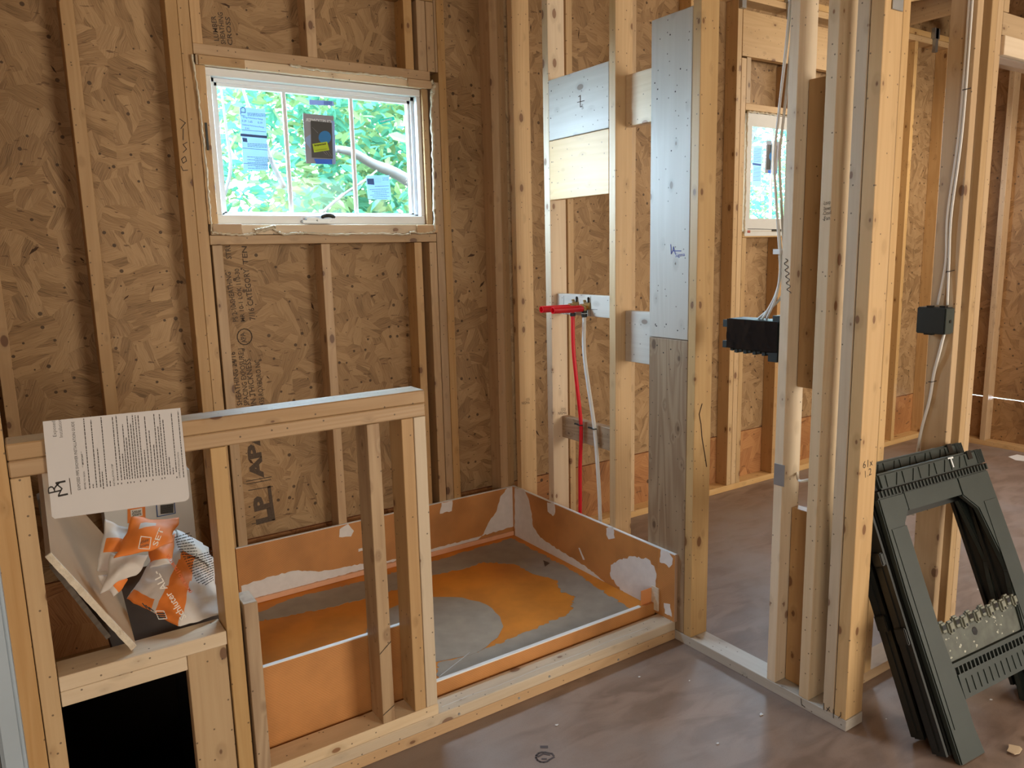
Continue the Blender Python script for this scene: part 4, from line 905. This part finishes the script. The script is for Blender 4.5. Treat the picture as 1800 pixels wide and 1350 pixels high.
def bag_sheet(f, nu, nv, th, name, mats, par, pick, label=None):
    """closed lumpy sheet: f(u, v) -> point, th = thickness vector function"""
    bm = bmesh.new(); top = [[bm.verts.new(f(i/nu, j/nv)) for j in range(nv+1)] for i in range(nu+1)]
    bot = [[bm.verts.new(f(i/nu, j/nv)+th(i/nu, j/nv)) for j in range(nv+1)] for i in range(nu+1)]
    for i in range(nu):
        for j in range(nv):
            q = bm.faces.new([top[i][j], top[i+1][j], top[i+1][j+1], top[i][j+1]]); q.material_index = pick((i+.5)/nu, (j+.5)/nv)
            q = bm.faces.new([bot[i][j], bot[i][j+1], bot[i+1][j+1], bot[i+1][j]]); q.material_index = len(mats)-1
    def strip(a, b):
        for k in range(len(a)-1):
            q = bm.faces.new([a[k], a[k+1], b[k+1], b[k]]); q.material_index = 0
    strip([t[0] for t in top], [t[0] for t in bot]); strip([t[-1] for t in top], [t[-1] for t in bot]); strip(top[0], bot[0]); strip(top[-1], bot[-1])
    bmesh.ops.recalc_face_normals(bm, faces=bm.faces[:]); return finish(name, bm, None, par, smooth=True, mats=mats, label=label)
mb = root('mortar_bag', (-1.72, 2.2, .555), 'crumpled orange and white mortar bag slumped on the bench ledge', 'bag')
# bag body: four image corners placed at true depth: bottom edge on the ledge, top leaning back
P00 = Vector((-1.885, 2.16, .560)); P10 = Vector((-1.683, 2.075, .572)); P11 = Vector((-1.690, 2.30, .700)); P01 = Vector((-1.80, 2.28, .780))
P00 = H(222,1052,1,2.20); P10 = H(384,1082,1,2.10); P11 = H(375,985,1,2.24); P01 = H(303,932,1,2.30)
PM0 = H(316,1106,1,2.085)
def wr_(p, s, a): return Vector((noise.noise(p*s), noise.noise(p*s+Vector((9,0,0))), noise.noise(p*s+Vector((0,9,0)))))*a
def fbody(u, v):
    low = P00.lerp(PM0, min(1, u/.58)) if u < .58 else PM0.lerp(P10, (u-.58)/.42)
    hi = P01.lerp(P11, u)
    p = low.lerp(hi, v); bulge = math.sin(math.pi*min(1, max(0, u)))**.6*math.sin(math.pi*min(1, .15+v*.85))**.6
    p = p + Vector((-.1, -.75, .55))*(.045*bulge) + wr_(p, 22, .006) + wr_(p, 55, .0025)
    return p
def pick_body(u, v):
    w = u - (v-.5)*.06
    if u > .93: return 0
    if w < .30: return 1 if (v < .12) else 0
    if .34 < w < .60: return 1
    return 0
bag_sheet(fbody, 44, 30, lambda u, v: Vector((.02, .10, -.02))*(.25+math.sin(math.pi*u)*math.sin(math.pi*(.2+.6*v))), 'bag_body', [BAGW, ORANGE, BAGB], mb, pick_body)
NB = (P10-P00).cross(P01-P00).normalized()
if NB.y > 0: NB = -NB
def on_bag(u, v, off=.004): return fbody(u, v) + NB*off
def bagtext(s, u0, v0, u1, v1, h, mat, mirror=False, hw=.01):
    text(s, on_bag(u0, v0, .010), on_bag(u1, v1, .010), h, NB, mat, mb, 'bag_print', mirror, hw=hw)
def fold(name, px, dy0, dy1, mats, pick, amp=.010, th=.03, seed=0, n=16, label=None, sc=30):
    """crumpled quad: px four corners (image order BL, BR, TR, TL) with depths"""
    c = [H(x, y, 1, d) for (x, y), d in zip(px, (dy0, dy0, dy1, dy1))]
    def f(u, v):
        p = c[0].lerp(c[1], u).lerp(c[3].lerp(c[2], u), v)
        b = math.sin(math.pi*u)*math.sin(math.pi*v)
        q = p+Vector((seed*3.1, 0, 0))
        return p + Vector((0, -.7, .5))*b*th*.8 + wr_(q, sc*.7, amp*.9) + wr_(q, sc*1.8, amp*.22)
    return bag_sheet(f, n, n, lambda u, v: Vector((0, .03, -.01))*(.1+math.sin(math.pi*u)*math.sin(math.pi*v)), name, mats, mb, pick, label)
fold('bag_flap', [(200,985),(302,955),(312,912),(232,908)], 2.12, 2.20, [ORANGE, BAGW], lambda u, v: 1 if (.25 < u < .6 and .62 < v < .8) else 0, seed=1, label='orange folded flap')
fold('bag_flap', [(172,1002),(218,1012),(232,925),(186,915)], 2.14, 2.22, [BAGW, ORANGE], lambda u, v: 1 if (.35 < v < .62 and u > .1) else 0, seed=2, label='dusty white folded flap')
fold('bag_flap', [(176,1040),(240,1012),(262,975),(196,975)], 2.09, 2.14, [BAGW, ORANGE], lambda u, v: 0, seed=3, label='white crumpled flap')
fold('bag_flap', [(198,1052),(225,1018),(215,1000),(172,1012)], 2.10, 2.12, [BAGW, ORANGE], lambda u, v: 1 if u > .25 and v < .55 else 0, seed=4)
fold('bag_flap', [(262,1000),(300,990),(308,940),(262,960)], 2.12, 2.2, [ORANGE, BAGW], lambda u, v: 1 if v < .25 else 0, seed=5)
fold('bag_back', [(318,1000),(380,1062),(368,962),(300,930)], 2.22, 2.30, [BAGB, BAGB], lambda u, v: 0, amp=.006, th=.05, seed=6, label='pale back of the bag printed with small text')
fold('bag_back', [(312,960),(372,1000),(358,955),(308,930)], 2.20, 2.26, [BAGB, BAGB], lambda u, v: 0, amp=.006, th=.03, seed=7)
Zb = lambda x, y, d: H(150+x/5.19, 860+y/5.19, 1, d)
NBv = Vector((-.25, -.85, .45)).normalized()
def btx(s, p, q, h, mat, d=2.055, mirror=False, hw=.01): text(s, Zb(*p, d), Zb(*q, d), h, (0, -1, 0), mat, mb, 'bag_print', mirror, hw=hw)
WPR = plain('white_bag_print', (.75, .70, .64), .7); RPR = plain('red_bag_print', (.65, .12, .03), .7)
btx('Schluter', (925,1165), (775,930), .017, WPR, 2.065, False); btx('ALL-', (752,905), (665,740), .017, WPR, 2.075)
btx('(MORTERO | MORTIER', (975,935), (760,590), .008, RPR, 2.07); btx('SET', (655,520), (720,360), .013, WPR, 2.09)
strokes([[Zb(520+i*30, 1040+i*18, 2.06), Zb(560+i*30, 1085+i*12, 2.06)] for i in range(3)], .0022, (0,-1,0), BLACKM, mb, 'bag_print')
strokes([[Zb(640, 1110, 2.055), Zb(715, 1110, 2.055), Zb(745, 1180, 2.055), Zb(670, 1185, 2.055), Zb(640, 1110, 2.055)]], .002, (0,-1,0), WPR, mb, 'bag_print')
strokes([[Zb(655, 1132, 2.054), Zb(722, 1132, 2.054)], [Zb(662, 1150, 2.054), Zb(728, 1150, 2.054)], [Zb(670, 1168, 2.054), Zb(732, 1168, 2.054)]], .0032, (0,-1,0), BLACKM, mb, 'bag_print')
strokes([[Zb(508,430,2.09), Zb(600,440,2.09), Zb(585,545,2.09), Zb(485,540,2.09), Zb(508,430,2.09)]], .002, (0,-1,0), WPR, mb, 'bag_print')
btx('Schluter', (500,500), (585,470), .009, BLACKM, 2.09); btx('Systems', (498,535), (580,515), .008, BLACKM, 2.09)
rr = random.Random(9); bm = bmesh.new()
for i in range(22):
    a = Zb(815+i*7+max(0, i-4)*5, 440+i*22, 2.145); b = Zb(960+i*10 if i < 9 else 1170, 395+i*28 if i < 9 else 560+(i-9)*22, 2.145)
    d = b-a; L = d.length; d.normalize(); s = Vector((0, 0, .0011)); t = 0
    while t < L*.95:
        w = rr.uniform(.004, .014); prism(bm, [a+d*t-s, a+d*min(t+w, L)-s, a+d*min(t+w, L)+s, a+d*t+s], Vector((0,-.0004,0))); t += w+.0015
finish('bag_print', bm, INK, mb)
# boxed mortar mix at the back of the bench
cx = root('mortar_box', (-1.70, 2.98, .52), 'orange and white printed box standing behind the crumpled bag under the paper', 'box')
bm = bmesh.new(); bx(bm, -1.868, -1.600, 2.72, 2.84, .513, .82); finish('box_body', bm, plain('white_carton', (.62,.61,.60), .6), cx)
BXY = 2.7195
Zc = lambda x, y, d=BXY: H(150+x/5.19, 860+y/5.19, 1, d)
quad_on([(150+x/5.19, 860+y/5.19) for x, y in ((385,120),(545,110),(550,300),(385,310))], 1, BXY, .0006, ORANGE, 'orange_band', cx)
strokes([[Zc(648,130,BXY-.001), Zc(658,250,BXY-.001), Zc(820,218,BXY-.001), Zc(812,120,BXY-.001)]], .003, (0,-1,0), DBL, cx, 'printed_frame')
strokes([[Zc(690,150+i*9,BXY-.001), Zc(800,138+i*9,BXY-.001)] for i in range(9)], .0028, (0,-1,0), INK, cx, 'barcode')
quad_on([(150+x/5.19, 860+y/5.19) for x, y in ((412,190),(518,170),(522,240),(418,262))], 1, BXY-.0007, .0005, WPR, 'printed_logo', cx)
text('Schluter', Zc(430,225,BXY-.0015), Zc(512,208,BXY-.0015), .011, (0,-1,0), INK, cx, hw=.02); text('Systems', Zc(430,250,BXY-.0015), Zc(512,233,BXY-.0015), .011, (0,-1,0), INK, cx, hw=.02)
strokes([[Zc(720+i*17,310,BXY-.001), Zc(718+i*17,350,BXY-.001)] for i in range(6)], .005, (0,-1,0), ORANGE, cx, 'printed_picture')

# ================================================================== SAWHORSES
SO = Vector((.128, .972, 0)); SU = Vector((.61, -.045, 0)).normalized()
ST = Vector((.149, 1.30, .752)) - SO; SV = (ST - SU*ST.dot(SU)).normalized(); SN = SU.cross(SV)
def sp_(u, v, n=0): return SO + SU*u + SV*v + SN*n
def spoly(bm, uv, n0, n1): prism(bm, [sp_(u, v, n0) for u, v in uv], SN*(n1-n0))
def rect(bm, u0, u1, v0, v1, n0, n1): spoly(bm, [(u0, v0), (u1, v0), (u1, v1), (u0, v1)], n0, n1)
def sawhorse(off_u, off_v, off_n, label, full):
    global SO
    keep = SO; SO = SO + SU*off_u + SV*off_v + SN*off_n
    r = root('sawhorse', sp_(.3, 0), label, 'sawhorse', 'folded plastic sawhorses')
    def fb(name, bm, mat, label=None, bev=.004):
        bmesh.ops.recalc_face_normals(bm, faces=bm.faces[:])
        if bev: bmesh.ops.bevel(bm, geom=bm.edges[:], offset=bev, segments=2, affect='EDGES', clamp_overlap=True)
        return finish(name, bm, mat, r, label=label)
    # front frame legs
    bm = bmesh.new(); spoly(bm, [(-.004, .0), (.118, .0), (.107, .080), (.107, .165), (.088, .40), (.074, .46), (.086, .705), (.124, .745), (.124, .80), (-.004, .80), (-.012, .5)], -.022, 0); fb('front_leg', bm, SAWG)
    bm = bmesh.new(); spoly(bm, [(.598, .0), (.475, .0), (.488, .080), (.488, .165), (.512, .40), (.526, .46), (.477, .683), (.415, .738), (.415, .80), (.596, .80), (.604, .5)], -.022, 0); fb('front_leg', bm, SAWG)
    bm = bmesh.new(); rect(bm, .1245, .4145, .741, .80, -.022, -.001); fb('front_web', bm, SAWG, bev=.002)
    bm = bmesh.new(); rect(bm, .012, .085, .10, .70, .0001, .0022); fb('leg_rib', bm, SAWG, bev=0); bm = bmesh.new(); rect(bm, .515, .585, .10, .70, .0001, .0022); fb('leg_rib', bm, SAWG, bev=0)
    # lower bar
    bm = bmesh.new(); rect(bm, .1075, .4875, .160, .232, -.022, -.002)
    for i in range(11): rect(bm, .135+i*.032, .138+i*.032, .172, .215, -.002, .001)
    fb('lower_bar', bm, SAWG, bev=0)
    if full:
        # slotted strip
        bm = bmesh.new(); rect(bm, .0925, .50, .234, .252, -.022, -.010); fb('slot_strip', bm, BLACK, bev=0)
        bm = bmesh.new()
        for i in range(19): rect(bm, .096+i*.021, .102+i*.021, .232, .254, -.0098, -.002)
        rect(bm, .0925, .50, .2545, .268, -.022, -.001); fb('slot_teeth', bm, SAWG, bev=0)
        # folding shelf plate
        bm = bmesh.new(); rect(bm, .089, .511, .269, .360, -.03, -.010); pl = fb('shelf_plate', bm, plain('scuffed_green_plastic', (.085,.095,.08), .5, noise_amt=.75, nscale=28), 'scuffed plate dusted with white residue', bev=.003)
        bm = bmesh.new(); n = 14; bmc = [sp_(.262+.013*math.cos(k*2*math.pi/n), .326+.013*math.sin(k*2*math.pi/n), -.0102) for k in range(n)]; prism(bm, bmc, SN*.0012); fb('round_hole', bm, BLACK, bev=0)
        bm = bmesh.new()
        for i in range(6): 
            u = .10+i*.072
            rect(bm, u, u+.030, .352, .392, -.022, -.004); rect(bm, u+.034, u+.064, .345, .385, -.018, .001)
        fb('hinge_knuckle', bm, plain('dusty_hinge', (.20,.21,.17), .6, noise_amt=.6, nscale=60), 'dusty grey hinge knuckles', bev=.006)
        bm = bmesh.new()
        for i in range(6):
            u = .10+i*.072; rect(bm, u+.006, u+.024, .366, .380, -.004, -.003); rect(bm, u+.045, u+.053, .352, .360, .001, .002)
        fb('hinge_slot', bm, BLACK, bev=0)
    # top beam: ribbed rail above a toothed black shade bar
    bm = bmesh.new(); rect(bm, -.014, .592, .801, .822, -.05, .006); fb('beam_shadow_gap', bm, BLACK, bev=0).name = 'beam_shade_bar'  # black bar under the beam, painted as its shadow gap
    bm = bmesh.new()
    for i in range(34): rect(bm, -.012+i*.0179, -.006+i*.0179, .802, .821, .0062, .010)
    fb('rail_tooth', bm, SAWG, bev=0)
    bm = bmesh.new(); rect(bm, .020, .590, .823, .875, -.05, .004); fb('top_beam', bm, SAWG, bev=.006)
    bm = bmesh.new()
    for i in range(11): spoly(bm, [(.05+i*.043, .828), (.053+i*.043, .828), (.060+i*.043+(.014 if i % 2 else -.004), .866), (.057+i*.043+(.014 if i % 2 else -.004), .866)], .0042, .007)
    for i in range(6): rect(bm, .548+i*.007, .551+i*.007, .826, .873, .0042, .007)
    fb('beam_rib', bm, SAWG, bev=0)
    bm = bmesh.new(); rect(bm, .500, .524, .848, .878, .0042, .0075); rect(bm, -.012, .018, .824, .858, -.04, -.01); fb('beam_notch', bm, BLACK, bev=0)
    # rear frame, folded against the front, dark ribbed inside
    dz = -.055
    bm = bmesh.new()
    for (a, b) in (((-.03, .018), (.055, .018)), ((.62, .018), (.525, .018))):
        u0, u1 = a[0], b[0]
        for k in range(5):
            ua = u0+(u1-u0)*k/5; ub = u0+(u1-u0)*(k+.55)/5
            rect(bm, min(ua, ub), max(ua, ub), .032, .78, dz, -.0225)
        rect(bm, min(u0, u1), max(u0, u1), .036, .79, dz-.012, dz)
    fb('rear_leg', bm, SAWD, bev=0)
    bm = bmesh.new(); rect(bm, .056, .524, .72, .80, dz-.012, dz+.006); fb('rear_web', bm, SAWD, bev=.002)
    bm = bmesh.new(); rect(bm, -.034, -.0125, .04, .60, dz-.012, dz+.02); fb('rear_leg_edge', bm, SAWD, bev=.006)
    bm = bmesh.new()
    rect(bm, -.045, -.035, .36, .41, -.06, -.02); rect(bm, -.045, -.018, .60, .64, -.06, -.024); rect(bm, .598, .622, .622, .640, -.05, -.035); rect(bm, .612, .622, .565, .622, -.05, -.035); rect(bm, .600, .612, .565, .580, -.05, -.035)
    fb('latch', bm, SAWD, 'side latch', bev=.003)
    bm = bmesh.new(); rect(bm, .19, .25, .03, .06, dz-.01, dz+.02)
    bm.free()
    SO = keep; return r
sawhorse(0, 0, 0, 'front dark green folding sawhorse leaning on the bright end stud', True)
sawhorse(.015, .036, -.070, 'rear dark green sawhorse nested behind the front one, only its beam and ribbed side showing', False)
# white residue on the front horse
def spat(pts): return [sp_(u, v, .0045) for u, v in pts]
o = strokes([spat([(.395, .868), (.420, .868)]), spat([(.408, .868), (.408, .838)])], .006, SN, WHT, None, 'paint_mark'); tag(o, 'white T-shaped paint mark on the sawhorse beam', 'paint mark')
rr = random.Random(21); bm = bmesh.new()
for i in range(60):
    u, v = rr.uniform(.10, .50), rr.uniform(.275, .352); s = rr.uniform(.002, .007)
    if noise.noise(Vector((u*18, v*18, 0))) < -.05: continue
    prism(bm, [sp_(u+s*math.cos(a)*rr.uniform(.4, 1.4), v+s*math.sin(a)*rr.uniform(.3, 1), -.0096) for a in (0, 1.2, 2.4, 3.6, 4.9)], SN*.0004)
bmesh.ops.recalc_face_normals(bm, faces=bm.faces[:])
o = finish('residue_spots', bm, plain('chalky_residue', (.45,.46,.40), .9), None); o.name = 'chalk_residue'; tag(o, 'chalky white residue spread over the sawhorse shelf plate', 'residue', kind='stuff')

# ================================================================== POLE AND FLOOR CRUMBS
po = root('steel_pole', (-2.13, 1.0, 0), 'blurred blue-grey steel post close at the left edge', 'post')
bm = bmesh.new(); bx(bm, -2.137, -2.1125, 1.0, 1.04, 0, 2.99); bmesh.ops.bevel(bm, geom=bm.edges[:], offset=.004, segments=2, affect='EDGES'); finish('post_body', bm, STEELP, po)
bm = bmesh.new(); bx(bm, -2.16, -2.1375, 1.004, 1.03, 0, 2.99); finish('post_flange', bm, plain('dark_steel', (.06,.06,.06), .5), po)
rr = random.Random(4)
k = 0
for px, py, s, l in ((1262,1307,.006,'tiny white crumb'), ((1338,1256,.009,'pale bluish wood chip')), (1785,1320,.035,'curled tan wood shaving'), (1810,1300,.02,'thin curled shaving'), (1124,1190,.005,'small white crumb'), (1212,1197,.005,'tiny pale crumb'), (978,1275,.008,'small splinter'), (1742,1230,.006,'white speck')):
    p = H(px, py, 2, .002); bm = bmesh.new(); n = 7; a = [p+Vector((math.cos(t*.9)*s*rr.uniform(.4, 1.2), math.sin(t*.9)*s*rr.uniform(.3, .9), .004*rr.random() if s > .01 else 0)) for t in range(n)]
    prism(bm, a, Vector((0, 0, .002))); bmesh.ops.recalc_face_normals(bm, faces=bm.faces[:])
    o = finish('wood_chip', bm, plain('chip', (.62,.5,.36) if s > .01 else (.6,.6,.62), .8), None)
    tag(o, l + (' on the floor near the sawhorse feet' if px > 1700 else ' on the floor by the curb' if px < 1230 else ' on the floor beside the whitish bottom plate'), 'wood chip', 'crumbs on the floor')
bm = bmesh.new(); a = [H(x, y, 2, .001) for x, y in ((1772,803),(1788,799),(1822,806),(1815,812),(1785,809))]; prism(bm, a, Vector((0,0,.001))); bmesh.ops.recalc_face_normals(bm, faces=bm.faces[:])
o = finish('paper_scrap', bm, plain('white_scrap', (.8,.82,.85), .7), None); tag(o, 'white paper scrap on the floor of the far room', 'paper scrap')
# floor stamp: drop-shaped mark
strokes([[H(955+8*math.cos(t*.5)*1.6+(6 if t in (11,12,0) else 0), 1331+9*math.sin(t*.5), 2, .0006) for t in range(13)], [H(946,1330,2,.0006), H(955,1325,2,.0006), H(966,1327,2,.0006)], [H(953,1334,2,.0006), H(960,1334,2,.0006)]], .006, (0,0,1), plain('faint_floor_ink', (.09,.075,.08), .9), fl, 'floor_stamp')
strokes([[H(952,1313,2,.0006), H(961,1313,2,.0006)]], .012, (0,0,1), plain('faint_floor_ink2', (.09,.075,.08), .9), fl, 'floor_stamp')
